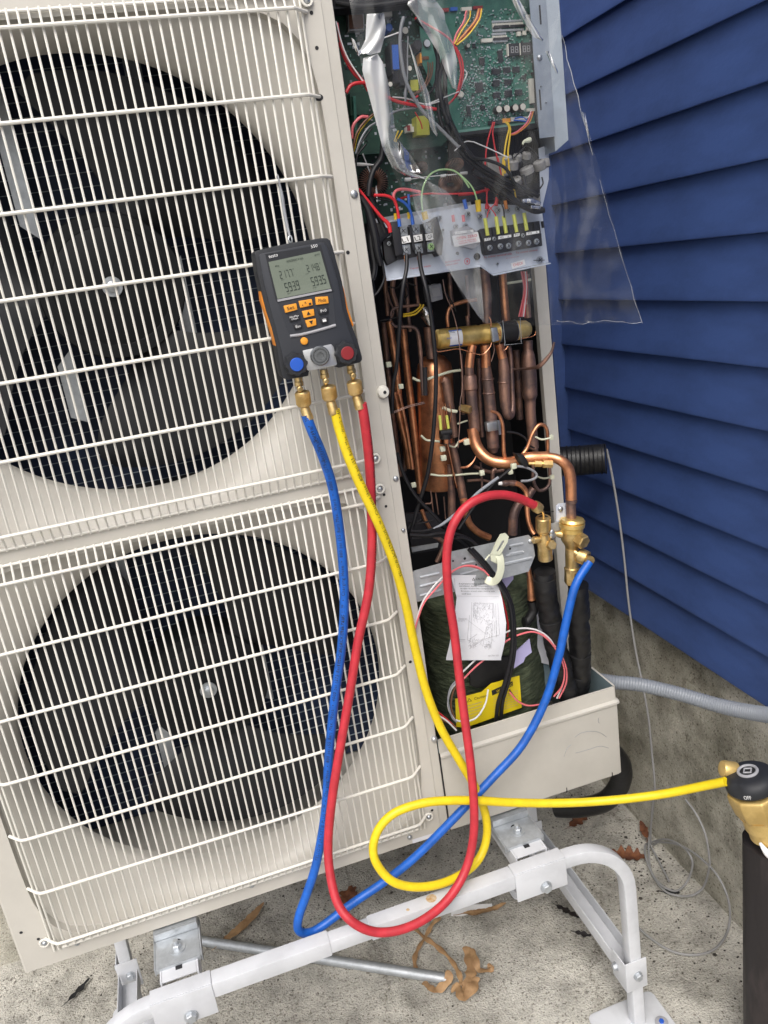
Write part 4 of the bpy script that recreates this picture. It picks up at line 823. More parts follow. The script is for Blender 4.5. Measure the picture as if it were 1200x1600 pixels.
pipe(c2, [(730, 855), (770, 870), (795, 930), (800, 1020), (805, 1100), (835, 1145)], .06, [14, 18, 20, 20, 22, 16], 'copper')
pipe(c2, [(495, 390), (490, 330), (510, 280), (580, 252), (650, 240)], .13, 22, 'copper'); pipe(c2, [(690, 70), (705, 200), (710, 380)], .13, [60, 56, 50], 'copper_dk')
pipe(c2, [(795, 100), (805, 250), (815, 370)], .13, [44, 46, 48], 'copper'); pipe(c2, [(925, 100), (925, 220), (935, 340)], .13, 40, 'copper_dk')
pipe(c2, [(600, 330), (610, 420)], .14, 24, 'copper_dk')
for i, (x, m) in enumerate(((0, 'wred'), (8, 'wpink'), (16, 'wwht'), (-8, 'wpink'), (22, 'wred'))): line('wire', c2, [(905 + x, 85), (918 + x * .6, 180), (905 + x * .8, 270), (893 + x * 1.1, 335)], .09, 7, m, unit, 6)
poly('run_capacitor', cA, [(515, 150), (625, 130), (645, 270), (540, 300)], .10, .03, 'capgrey', unit, .002); poly('capacitor_label', cA, [(540, 175), (610, 165), (622, 240), (553, 252)], .0985, .001, 'greyprint', unit)
for ps, w_, Y in (([(120, 60), (130, 220), (150, 420)], 40, .2), ([(200, 90), (190, 200), (230, 340), (270, 540)], 44, .19), ([(300, 60), (320, 200), (330, 400), (350, 560)], 34, .2), ([(390, 40), (400, 160), (420, 320)], 30, .2), ([(700, 40), (705, 180), (720, 300)], 40, .2), ([(850, 60), (860, 200), (870, 440)], 30, .19), ([(140, 200), (170, 300), (200, 380), (160, 480)], 20, .17)):
    pipe(cA, ps, Y, w_, 'copper_dk', 10)
for ps, w_ in (([(240, 90), (300, 130), (330, 220), (300, 270), (310, 320)], 12), ([(150, 160), (230, 170), (290, 120), (400, 150)], 14), ([(480, 70), (520, 110), (530, 160)], 12), ([(640, 200), (700, 260), (760, 380)], 12)):
    line('cable', cA, ps, .11, w_, 'cable', unit, 6)
for ps, w_, Y in (([(160, 1000), (230, 1300), (290, 1600), (300, 1800)], 40, .21), ([(360, 1180), (400, 1500), (430, 1800)], 34, .2), ([(470, 1100), (480, 1400), (490, 1700)], 40, .21), ([(800, 760), (815, 1000), (820, 1300)], 34, .2), ([(960, 800), (970, 1200), (990, 1500)], 40, .2)):
    pipe(cA, ps, Y, w_, 'copper_dk', 10)
pipe(c2, [(690, 480), (700, 700), (730, 900), (760, 1060)], .2, 40, 'copper_dk'); pipe(c2, [(870, 520), (880, 700), (890, 900)], .2, 40, 'copper_dk'); pipe(c2, [(640, 1160), (720, 1190), (800, 1180)], .14, 20, 'copper_dk'); pipe(c2, [(600, 1240), (680, 1236), (740, 1250)], .15, 16, 'copper_dk')
# left group of copper pipes
for ps, w_, Y, m in (([(160, 470), (190, 650), (225, 900), (250, 1200), (300, 1500), (330, 1750)], 64, .16, 'copper'), ([(285, 540), (310, 800), (350, 1150), (390, 1500), (420, 1800), (440, 2000)], 66, .18, 'copper'), ([(210, 1100), (260, 1350), (320, 1600), (345, 1780)], 54, .14, 'copper'), ([(110, 480), (150, 900), (190, 1300), (230, 1600), (260, 1850)], 50, .2, 'copper_dk'), ([(250, 1120), (310, 1400), (350, 1650), (370, 1790)], 32, .13, 'copper')):
    pipe(cA, ps, Y, w_, m)
pipe(cA, [(175, 430), (180, 380), (230, 345), (350, 330), (430, 320)], .12, 26, 'copper_dk'); pipe(cA, [(180, 480), (220, 515), (320, 515), (390, 530), (420, 590), (440, 750), (455, 1000), (465, 1130)], .12, [26, 26, 28, 34, 38, 38, 34, 30], 'copper_dk')
line('wire', cA, [(285, 408), (370, 390), (430, 345), (440, 315)], .11, 16, 'wyel', unit, 8); line('wire', cA, [(285, 425), (390, 405), (450, 350), (468, 318)], .105, 16, 'wyel', unit, 8)
line('wire', cA, [(80, 465), (150, 450), (250, 430)], .1, 10, 'cable', unit, 8)
# accumulator
a0 = at(*cA(560, 760), .17); a1 = at(*cD(620, 600), .17); ad = a1 - a0; aL = ad.length; ar = wid(cA, 330, a0)
MB().lathe(a0, ad, [(0, ar * .25), (.004, ar * .55), (.016, ar * .9), (.035, ar), (aL - .004, ar), (aL, ar * .93), (aL + .001, ar * .3)], 40).build('accumulator', M['copper'], unit)
pipe(cA, [(510, 520), (520, 640), (540, 800)], .15, 90, 'copper_dk'); line('foil_wrap', cA, [(455, 350), (490, 400), (530, 500)], .12, [60, 130, 60], 'foil', unit, 12)
pipe(cA, [(630, 990), (665, 1010), (690, 1150), (715, 1300), (745, 1500)], .13, [70, 84, 84, 80, 66], 'copper_dk'); pipe(cD, [(770, 100), (820, 300), (870, 560), (910, 760)], .12, [90, 90, 100, 90], 'copper_dk'); pipe(cD, [(740, 330), (760, 560), (770, 720), (770, 960)], .14, [60, 80, 92, 90], 'copper_dk')
pipe(cD, [(905, 730), (935, 900), (980, 1020), (1080, 1110), (1200, 1165)], .10, [86, 82, 80, 80, 80], 'copper')
pipe(cA, [(480, 880), (485, 1130)], .115, 40, 'inner', name='pipe_sleeve')
line('sensor_clip', cA, [(370, 975), (440, 1000), (560, 965), (700, 920), (800, 905)], .125, 24, 'nylon', unit, 8); line('cable_tie', cA, [(445, 1490), (500, 1530), (620, 1545), (740, 1590), (790, 1530)], .115, 20, 'nylon', unit, 8); line('cable_tie', cD, [(530, 445), (640, 460), (800, 455), (960, 440), (1110, 435)], .11, 24, 'nylon', unit, 8)
line('cable_tie', cA, [(640, 1240), (700, 1265), (765, 1275)], .11, 30, 'nylon', unit, 8); line('cable_tie', cA, [(770, 1385), (860, 1355)], .12, 14, 'nylon', unit, 8); line('cable_tie', cB, [(580, 15), (640, 40), (725, 25)], .035, 18, 'nylon', unit, 8); line('cable_tie', cB, [(590, 385), (660, 405), (735, 390)], .05, 18, 'nylon', unit, 8); line('cable_tie', c2, [(820, 150), (880, 142), (950, 130)], .12, 14, 'nylon', unit, 8)
for cr, x, y, s in ((cA, 155, 855, 24), (cA, 265, 1050, 22), (cA, 855, 1545, 26), (cD, 665, 155, 30), (cD, 675, 258, 32), (cD, 935, 75, 32), (cD, 1112, 430, 28), (cD, 335, 565, 28), (cB, 375, 290, 26), (cB, 345, 345, 22), (cB, 480, 265, 22), (cB, 735, 392, 20), (cA2, 800, 1505, 24), (cB, 78, 350, 22), (c2, 915, 255, 14)):
    p = at(*cr(x, y), .03 if cr is cB else .1); q = wid(cr, s * 2, p); MB().box(p - V((q, q * .7, q)), p + V((q, q * .7, q))).build('tie_head', M['nylon'], unit, q * .3)
p = at(*cA(790, 1240), .09); d = at(*cA(885, 1262), .075) - p
MB().lathe(p, d, [(0, .004), (.001, .0058), (.007, .0058), (.0072, .0068), (d.length, .0068), (d.length + .001, .005)], 6, .3).build('service_port', M['brass'], unit)
for k in (0, 1): line('sensor_sleeve', cA, [(612 + 62 * k, 1310), (625 + 70 * k, 1450)], .10, 26, 'sleeve', unit, 8)
for x in (600, 640, 660, 700): line('capillary_tube', cA, [(x, 1200), (x + 15, 1300), (630 + (x - 600) * .5, 1460)], .105, 8, 'copper_hi', unit, 6)
line('capillary_tube', cA, [(200, 1290), (320, 1240), (480, 1200)], .11, 9, 'copper_dk', unit, 6); line('capillary_tube', cA, [(200, 1278), (330, 1225), (470, 1190)], .11, 9, 'copper_dk', unit, 6)
line('distributor', cA, [(615, 1470), (715, 1455)], .095, 60, 'black', unit, 14, 1); line('distributor', cA, [(660, 1470), (668, 1555)], .098, [110, 110], 'black', unit, 18, 1); line('distributor_ring', cA, [(668, 1515), (670, 1550)], .096, 116, 'copper_hi', unit, 18, 1)
pipe(cD, [(720, 95), (735, 160), (770, 330), (800, 480), (830, 600)], .105, [26, 26, 34, 30, 26], 'copper_hi')
for k in range(4): line('capillary_tube', cD, [(850, 70 + 6 * k), (900, 45 + 8 * k), (940, 30 + 8 * k)], .10, 7, 'copper_hi', unit, 6); line('capillary_tube', cD, [(870, 375 - 4 * k), (950, 365 - 6 * k), (1010, 310 - 4 * k), (1045, 245 - 2 * k)], .10, 9, 'copper_hi', unit, 6)
pipe(cD, [(430, 850), (470, 960), (520, 1060)], .10, 46, 'copper'); pipe(cD, [(560, 1140), (640, 1190), (680, 1230), (650, 1330), (600, 1440)], .09, 54, 'copper_dk'); pipe(cD, [(1095, 310), (1110, 430), (1115, 600)], .12, 26, 'copper_dk')
# right lower pipes
pipe(cB, [(210, 320), (180, 340), (180, 420)], .12, 40, 'copper_dk'); pipe(cB, [(390, 450), (440, 470), (490, 530), (500, 640), (510, 780), (540, 880), (570, 930)], [.04, .04, .04, .035, .03, .025, .02], [50, 50, 50, 48, 44, 46, 46], 'copper')
line('pipe_plug', cB, [(235, 455), (275, 452)], .045, [30, 44], 'wwht', unit, 12, 1); MB().tube(pts(cB, [(270, 452), (300, 452), (330, 446), (360, 450), (400, 450)], .042), [wid(cB, q, at(*cB(300, 450), .042)) for q in (50, 60, 50, 62, 54)], 14, 6).build('copper_fitting', M['copper_dk'], unit)
pipe(cB, [(560, 500), (500, 580), (420, 650), (375, 760), (365, 930)], .08, [70, 80, 84, 90, 90], 'copper_dk')
pipe(cB, [(500, 1180), (515, 1300), (530, 1420)], .03, 44, 'copper_dk'); pipe(cL, [(985, 120), (1010, 300), (1015, 410)], .03, [38, 60, 66], 'copper'); MB().tube(pts(cL, [(1018, 420), (1030, 500), (980, 590), (950, 600)], .035), [.0085, .0085, .008, .009], 14).build('rubber_boot', M['insul'], unit)
line('insulated_wire', cB, [(560, 640), (600, 700), (700, 720), (750, 715)], .1, 8, 'cable', unit, 8)
# access valve on the big pipe
p0 = at(*cB(515, 265), .018); p1 = at(*cB(735, 268), .010)
MB().lathe(p0, p1 - p0, [(0, .0025), (.009, .0028), (.0095, .0052), (.0205, .0052), (.021, .003), (.0225, .003), (.023, .0066), ((p1 - p0).length, .0066), ((p1 - p0).length + .001, .005)], 6).build('access_valve', M['brass'], unit)
poly('foam_pad', cB, [(405, 180), (480, 190), (515, 250), (515, 300), (480, 300), (450, 260)], .015, .02, 'black', unit, .003)
line('wire', cB, [(410, 290), (500, 305), (580, 350), (585, 395), (520, 425), (445, 430)], .02, 24, 'wgry', unit, 8); line('wire', cD, [(560, 1060), (680, 1000), (900, 820), (1060, 660), (1190, 560), (1300, 480)], .015, [14, 36, 36, 36, 36, 36], 'conduit', unit, 10)
line('wire', cB, [(-140, 880), (40, 620), (200, 440), (340, 320)], .02, 26, 'cable', unit, 8)
# black cables through the bottom left
for ps, w_, Y in (([(150, 200), (230, 460), (360, 690), (520, 860), (700, 1050), (760, 1110)], 40, .03), ([(300, 1090), (480, 1085), (660, 1020), (800, 930)], 30, .035), ([(290, 1130), (480, 1140), (620, 1115), (800, 1120), (1000, 1200), (1170, 1400), (1250, 1500)], 34, .02), ([(310, 1170), (520, 1150), (760, 1150), (900, 1230), (1050, 1380), (1200, 1560)], 34, .025), ([(820, 1160), (950, 1180), (1080, 1280), (1230, 1450)], 34, .015), ([(260, 980), (400, 1000), (560, 970)], 20, .05), ([(260, 1060), (330, 1010), (420, 960)], 16, .05), ([(560, 1050), (700, 1090), (840, 1170)], 26, .03)):
    line('cable', cD, ps, Y, w_, 'cable', unit, 10, 6)
poly('dark_bracket', cD, [(240, 900), (560, 880), (720, 1200), (700, 1290), (330, 1350), (300, 1200)], .12, .01, 'chip', unit); poly('dark_bracket', cD, [(310, 1280), (620, 1230), (610, 1275), (320, 1330)], .08, .004, 'galv', unit)
for ps, w_ in (([(530, 620), (540, 760), (470, 780)], 18), ([(585, 640), (620, 900)], 16), ([(680, 700), (700, 950)], 14), ([(540, 700), (580, 1030)], 14)): pipe(cD, ps, .15, w_, 'copper_dk', 8)
# ---- galvanised valve bracket
GYB = .012
br = MB().prism(pts(ID, [(633, 896), (690, 880), (706, 862), (826, 836), (832, 842), (836, 868), (826, 893), (650, 941), (640, 942)], GYB), (0, .0015, 0)).build('valve_bracket', M['galv'], unit)
poly('bracket_tab', ID, [(633, 897), (648, 893), (652, 939), (640, 943)], GYB - .004, .0038, 'galv', br)
def rib(cr, a, b, w_):
    line('bracket_rib', cr, [a, b], GYB + .0005, w_, 'galv', br, 12, 1)
for cr, a, b in ((cL, (85, 225), (245, 190)), (cL, (85, 300), (265, 255)), (cL, (85, 378), (262, 330)), (cB, (330, 1040), (460, 1015)), (cB, (330, 1115), (460, 1090)), (cB, (280, 1215), (545, 1150)), (cL, (430, 115), (620, 70)), (cL, (420, 200), (620, 150)), (cL, (790, 110), (1015, 60)), (cL, (800, 45), (950, 15))): rib(cr, a, b, 26 if cr is cL else 30)
for cr, x, y, r_ in ((cL, 460, 68, .0022), (cL, 362, 88, .0016), (cL, 555, 118, .0016), (cB, 342, 1065, .0018)): p = at(*cr(x, y), GYB - .0006); hole(p, r_, br)
screw(at(*cL(28, 388), GYB - .004), br, .0036); screw(at(*cB(268, 1172), GYB), br, .0042); screw(at(*cB(532, 995), GYB), br, .0042)
p = at(*cL(20, 265), GYB - .0045); MB().lathe(p, (0, -1, 0), [(0, .0028), (.0008, .0026)], 14).build('bracket_slot', M['white'], br)
poly('valve_plate', cB, [(720, 830), (840, 805), (860, 880), (760, 905), (730, 880)], .016, .002, 'galv', unit); poly('valve_plate', cB, [(600, 1010), (760, 1000), (740, 1150), (620, 1160)], .02, .002, 'galv', unit)
poly('corner_plate', cB, [(775, 665), (800, 640), (862, 636), (866, 770), (850, 810), (775, 810)], .02, .0015, 'traypaint', unit); screw(at(*cB(815, 692), .019), unit, .0045)
# ---- brass service valves
def lat(cr, a, b, Y0, Y1, prof, m='brass', n=24, name='service_valve', par=None, rot=0):
    p, q = at(*cr(*a), Y0), at(*cr(*b), Y1); d = q - p; L_ = d.length; s = mpp(p) * (cr(1, 0)[0] - cr(0, 0)[0]) / 2
    return MB().lathe(p, d, [(t * L_, w_ * s * (1.12 if cr is cB else 1)) for t, w_ in prof], n, rot).build(name, M[m], par or unit)
sv = lat(cB, (650, 870), (675, 1165), .004, .010, [(0, 100), (.08, 110), (.2, 80), (.35, 110), (.45, 130), (.6, 120), (.62, 120), (.7, 125), (.98, 125), (1, 110)], name='liquid_service_valve')
lat(cB, (652, 770), (655, 905), .0, .004, [(0, 100), (.0, 118), (.04, 126), (.85, 126), (.92, 110), (1, 90)], 'brass', 28, 'knurled_cap', sv)
b = MB()
p, q = at(*cB(652, 775), 0), at(*cB(655, 880), .004); s = mpp(p) / 6 / 2
for k in range(40):
    a = 2 * math.pi * k / 40; u, w_ = perp(q - p); e = (u * math.cos(a) + w_ * math.sin(a)) * 127 * s; b.beam(p + e, q + e, .0006, .0008, e)
b.build('knurl', M['brass'], sv, kind='stuff')
MB().lathe(p - (q - p).normalized() * .0008, q - p, [(0, 95 * s), (.0006, 94 * s)], 24).build('cap_bore', M['inner'], sv)
lat(cB, (690, 1030), (740, 1030), .008, -.012, [(0, 60), (.2, 60), (.25, 88), (.9, 88), (1, 74)], 'brass', 6, 'valve_stem_cap', sv); lat(cB, (640, 975), (560, 985), .004, .004, [(0, 50), (.5, 46), (.55, 66), (1, 60)], 'brass', 16, 'valve_arm', sv)
sv2 = lat(cB, (925, 780), (920, 905), .006, .006, [(0, 120), (.02, 190), (.2, 215), (.3, 185), (.35, 215), (.62, 210), (.7, 190), (1, 185)], 'goldfoil', 32, 'suction_service_valve')
lat(cB, (915, 880), (925, 1080), .008, .008, [(0, 180), (.25, 190), (.5, 170), (.75, 120), (1, 105)], 'brass', 28, 'valve_body', sv2); lat(cB, (920, 1060), (925, 1275), .008, .008, [(0, 110), (.8, 112), (.85, 135), (1, 130)], 'brass', 24, 'valve_body', sv2)
lat(cB, (922, 1250), (922, 1395), .008, .008, [(0, 110), (.05, 128), (.9, 128), (1, 110)], 'brass', 6, 'flare_nut', sv2, .2)
lat(cB, (940, 945), (1045, 1010), .004, -.020, [(0, 105), (.3, 110), (.32, 125), (.93, 125), (1, 105)], 'brass', 6, 'valve_stem_cap', sv2)
lat(cB, (930, 1080), (1000, 1130), .004, -.006, [(0, 60), (1, 60)], 'brass', 18, 'charging_port', sv2); lat(cB, (985, 1120), (1075, 1165), -.004, -.018, [(0, 96), (.1, 128), (.85, 128), (.9, 116), (.9, 90), (.5, 80)], 'brass', 30, 'knurled_cap', sv2)
lat(cB, (850, 930), (740, 920), .010, .012, [(0, 70), (.5, 60), (.6, 44), (1, 40)], 'brass', 14, 'valve_arm', sv2); screw(at(*cB(740, 940), .002), sv2, .006); screw(at(*cB(735, 910), .002), sv2, .005)
# ---- compressor and its jacket
cc = (at(655, 1000, .165) + at(842, 1000, .165)) / 2; cr_ = (at(842, 1000, .165) - at(655, 1000, .165)).length / 2 * .9
def jk(u, v):
    a = 2 * math.pi * u; z = UZ0 + .02 + (.835 - UZ0 - .02) * min(1, v / .87) if v < .87 else .835
    rr = cr_ * (1 if v < .87 else math.sqrt(max(0, 1 - ((v - .87) / .13) ** 1.6)))
    dzz = 0 if v < .87 else .03 * ((v - .87) / .13)
    n_ = noise.noise(V((math.cos(a) * 3.2, math.sin(a) * 3.2, z * 34))) * .0030 + noise.noise(V((math.cos(a) * 2, math.sin(a) * 2, z * 11))) * .006
    return (cc.x + (rr + n_) * math.cos(a), cc.y + (rr + n_) * math.sin(a), z + dzz)
jacket = MB().grid(jk, 120, 150).build('compressor_jacket', M['blanket'], unit, sharp=60)
poly('jacket_flap', cL, [(495, 905), (870, 880), (850, 1100), (560, 1155), (505, 1130)], .045, .006, 'black', jacket, .003)
poly('lilac_tab', cL, [(770, 215), (865, 165), (865, 240), (800, 320), (775, 270)], .04, .002, 'lilac', jacket); poly('lilac_tab', cL, [(880, 850), (1000, 740), (1018, 850), (965, 890), (950, 930), (870, 985)], .04, .002, 'lilac', jacket)
cau = poly('caution_label', cL, [(380, 1240), (600, 1180), (680, 1110), (915, 1045), (935, 1310), (460, 1480), (390, 1470)], .035, .001, 'caution', jacket)
poly('caution_banner', cL, [(683, 1170), (858, 1090), (862, 1128), (690, 1210)], .0345, .0008, 'ink', cau); tx('WARNING', cL, (722, 1188), (855, 1128), (720, 1164), .0343, 'caution', cau); tx('Caution', cL, (538, 1245), (640, 1218), (536, 1224), .0348, 'ink', cau)
MB().add(pts(cL, [(478, 1268), (520, 1256), (495, 1230), (485, 1263), (512, 1255), (496, 1238)], .0346), [(0, 1, 4, 3), (1, 2, 5, 4), (2, 0, 3, 5)]).build('warning_triangle', M['ink'], cau)
for i in range(5): tx('hot surface do not touch' if i % 2 else 'electric shock hazard inside', cL, (480, 1300 + 26 * i), (600, 1266 + 26 * i), (480, 1288 + 26 * i), .0348, 'greyprint', cau)
for i in range(7): tx('wear gloves keep cover closed' if i % 2 else 'read manual before servicing', cL, (700, 1232 + 20 * i), (900, 1172 + 20 * i), (700, 1222 + 20 * i), .0348, 'greyprint', cau)
poly('jacket_liner', cPn, [(215, 400), (300, 430), (385, 690), (280, 870), (260, 870), (270, 700), (240, 540)], .10, .004, 'panin', unit); poly('plastic_sheet', cPn, [(255, 230), (300, 250), (320, 420), (360, 620), (280, 600), (230, 400)], .09, .003, 'paper', unit)
# looping lead wires inside the pan
for m, cr, ps, Y in (('wwht', cL, [(45, 700), (60, 580), (110, 430), (200, 300), (280, 215)], .0), ('wpink', cL, [(38, 710), (60, 600), (120, 440), (210, 330), (300, 230), (400, 150), (500, 125), (600, 155), (660, 210)], -.002), ('wpink', cL, [(340, 180), (440, 135), (540, 140), (630, 175)], .002), ('wred', cL, [(660, 210), (740, 320), (790, 460), (820, 620), (815, 720)], .02),
     ('wwht', cL, [(430, 1025), (560, 900), (690, 780), (790, 690), (920, 650), (1060, 665), (1170, 740), (1250, 880)], .01), ('wpink', cL, [(440, 1080), (560, 960), (700, 850), (800, 760), (920, 700), (1040, 680), (1150, 740), (1240, 860), (1290, 1000), (1270, 1130), (1200, 1220)], .008), ('wwht', cPn, [(250, 370), (330, 420), (400, 500), (440, 600), (450, 720), (400, 850)], .012), ('wpink', cPn, [(300, 400), (400, 500), (460, 620), (465, 740), (415, 850)], .010),
     ('wgry', cL, [(430, 1060), (350, 1130), (320, 1250), (350, 1380), (390, 1430)], .012), ('wwht', cL, [(430, 1070), (345, 1160), (320, 1290), (370, 1400), (460, 1425), (560, 1390), (630, 1280), (655, 1160)], .015), ('wbrn', cL, [(440, 1090), (370, 1160), (345, 1300), (385, 1420)], .015), ('wbrn', cL, [(210, 1320), (260, 1400), (350, 1450), (390, 1480)], .01), ('wred', cL, [(215, 1330), (290, 1390), (380, 1470)], .012), ('wwht', cL, [(230, 1370), (310, 1420), (390, 1500)], .009),
     ('wbrn', cPn, [(70, 790), (120, 860), (180, 890), (240, 900), (320, 880)], .02), ('wpink', cPn, [(75, 810), (130, 870), (200, 900), (300, 890)], .018), ('cable', cPn, [(330, 450), (370, 540), (385, 660)], .02)):
    line('lead_wire', cr, ps, Y, 15 if cr is cL else 12, m, unit, 8)
for dx, Y in ((0, .004), (26, .008)):
    line('cable', cL, [(495 + dx, -10), (600 + dx, 100), (660 + dx, 180), (760 + dx * .8, 300), (830 + dx * .6, 440), (855 + dx * .6, 620), (850 + dx * .8, 850), (800 + dx, 1080), (740 + dx * 1.3, 1260), (720 + dx * 1.5, 1420)], [Y, Y, Y, Y, Y, Y, Y, Y + .006, Y + .012, Y + .02], 36, 'cable', unit, 10)
# nylon clamp holding the cables
cl = MB()
def loop(pp, Y, wd, th):
    P = smooth(pts(cB, pp, Y), 5); v = []; f = []
    for p in P: v += [p + V((0, -wd / 2, 0)), p + V((0, wd / 2, 0))]
    return P
P = smooth(pts(cB, [(235, 1110), (255, 1180), (255, 1270), (225, 1350), (175, 1375), (120, 1350)], [-.004, -.010, -.012, -.012, -.008, -.002]), 6)
b = MB(); v = []; f = []
for i, p in enumerate(P):
    d = (P[min(i + 1, len(P) - 1)] - P[max(i - 1, 0)]).normalized(); nrm = d.cross(V((.1, -1, .1))).normalized(); wv_ = .0062
    v += [p + nrm * wv_, p - nrm * wv_, p - nrm * wv_ + V((0, .002, 0)), p + nrm * wv_ + V((0, .002, 0))]
for i in range(len(P) - 1):
    for j in range(4): f.append((4 * i + j, 4 * i + (j + 1) % 4, 4 * i + 4 + (j + 1) % 4, 4 * i + 4 + j))
f += [(0, 1, 2, 3), tuple(4 * (len(P) - 1) + j for j in range(4))]
b.add(v, f); clamp = b.build('cable_clamp', M['nylon'], unit, .0006)
poly('clamp_foot', cB, [(160, 1110), (255, 1110), (262, 1180), (235, 1215), (165, 1180)], -.006, .003, 'nylon', clamp, .0008)
b = MB(); o1 = pts(cB, [(165, 1115), (215, 1000), (255, 930), (300, 920), (330, 950), (320, 1000), (270, 1090), (245, 1125)], -.007); i1 = pts(cB, [(215, 1085), (240, 1040), (265, 995), (280, 985), (288, 995), (285, 1010), (255, 1060), (232, 1092)], -.007)
n = 8; v = o1 + i1 + [p + V((0, .0025, 0)) for p in o1 + i1]; f = []
for j in range(n): k = (j + 1) % n; f += [(j, k, n + k, n + j), (2 * n + j, 3 * n + j, 3 * n + k, 2 * n + k), (j, 2 * n + j, 2 * n + k, k), (n + j, n + k, 3 * n + k, 3 * n + j)]
b.add(v, f).build('clamp_handle', M['nylon'], clamp)
line('clamp_post', cB, [(150, 1120), (110, 1170)], -.004, 18, 'nylon', clamp, 8, 1)
# ------------------------------------------------------------------ stand
stand = thing('unit_stand', 'white powder coated tubular steel stand on the concrete carrying the heat pump', 'stand', (0.13, -0.1, 0))
def hexbolt(p, d, parent, r=.008, washer=.012, m='galv'):
    MB().lathe(p, d, [(0, washer), (.0015, washer), (.0016, r), (.0065, r), (.0072, r * .8)], 6 if not washer else 24).build('washer', M[m], parent) if False else None
    MB().lathe(p, d, [(0, washer), (.0012, washer), (.0013, r * .5)], 22).build('washer', M[m], parent)
    MB().lathe(V(p) + V(d).normalized() * .0012, d, [(0, r), (.0055, r), (.0065, r * .82)], 6, .3).build('bolt_head', M[m], parent)
RZ, T = .430, .0235
def arch(Y, name):
    xl, xr = -.315, .583; rad = .105; P = [V((xl - .010, Y, .02))]
    P += [V((xl, Y, .28))]
    for k in range(11): a = math.pi - (math.pi / 2) * k / 10; P.append(V((xl + rad + rad * math.cos(a), Y, RZ - rad + rad * math.sin(a))))
    for k in range(11): a = math.pi / 2 - (math.pi / 2) * k / 10; P.append(V((xr - rad + rad * math.cos(a), Y, RZ - rad + rad * math.sin(a))))
    P += [V((xr + .002, Y, .2)), V((xr + .004, Y, .008))]
    return MB().rtube(P, T, T, (0, 1, 0), .0028).build(name, M['white'], stand)
for Y in (-.1, .30):
    a_ = arch(Y, 'arch_tube')
    for xa, xb in ((.372, .464), (-.212, -.122)):
        MB().box((xa, Y - T / 2 - .0025, RZ - .040), (xb, Y - T / 2 - .0002, RZ + T / 2 + .002)).box((xa, Y - T / 2 - .0002, RZ + T / 2 + .0003), (xb, Y + T / 2 + .002, RZ + T / 2 + .003)).build('clamp_sleeve', M['white'], stand, .0012)
        hexbolt(((xa + xb) / 2 + .006, Y - T / 2 - .0028, RZ - .028), (0, -1, 0), stand, .0085, .0105)
MB().box((.0, -.1 - T / 2 - .001, RZ - T / 2 - .001), (.0, -.1, RZ)).v
for xa, xb in ((.125, .372), (-.122, .06)): MB().box((xa, -.1 - T / 2 - .0014, RZ - T / 2 - .0014), (xb, -.1 + T / 2 + .0014, RZ + T / 2 + .0014)).build('outer_sleeve', M['white'], stand, .0018)
st = atz(165 / 1.2 + 490, 1420, RZ + T / 2 + .0016)
MB().lathe(V((.232, -.098, RZ + T / 2 + .0015)), (0, 0, 1), [(0, .009), (.0003, .006)], 10).build('rust_spot', M['rust'], stand)
MB().lathe(V((.19, -.104, RZ + T / 2 + .0015)), (0, 0, 1), [(0, .003), (.0003, .002)], 8).build('rust_spot', M['rust'], stand)
for xc in (.418, -.167):
    MB().box((xc - .029, -.082, RZ - .018), (xc - .026, .35, RZ + .0172)).box((xc + .026, -.082, RZ - .018), (xc + .029, .35, RZ + .0172)).box((xc - .0258, -.082, RZ + .0142), (xc + .0258, .35, RZ + .017)).build('cross_channel', M['white'], stand, .0008)
    MB().box((xc - .005, -.068, RZ + .0173), (xc + .005, -.052, RZ + .0176)).build('channel_slot', M['inner'], stand)
    # galvanised hold-down clamp
    b = MB().box((xc - .034, -.058, RZ + .0185), (xc + .034, -.004, RZ + .0215)).box((xc - .034, -.0605, RZ + .0135), (xc + .034, -.0583, RZ + .0215)).box((xc - .034, -.0036, RZ + .0185), (xc + .034, -.0006, RZ + .034)).box((xc - .034, -.0004, RZ + .0312), (xc + .034, .03, RZ + .034))
    b.box((xc - .0365, -.058, RZ + .0085), (xc - .0343, .02, RZ + .0215)).box((xc + .0343, -.058, RZ + .0085), (xc + .0365, .02, RZ + .0215))
    br = b.build('hold_down_clamp', M['galv'], stand, .0008)
    MB().lathe((xc, -.018, RZ + .0217), (0, 0, 1), [(0, .0062), (.0003, .006)], 16).build('clamp_slot', M['inner'], br)
    hexbolt((xc, -.030, RZ + .0217), (0, 0, 1), br, .0075, .0135, 'galv'); MB().lathe((xc, -.030, RZ + .028), (0, 0, 1), [(0, .0042), (.008, .0042), (.0085, .003)], 10).build('bolt_end', M['galv'], br)
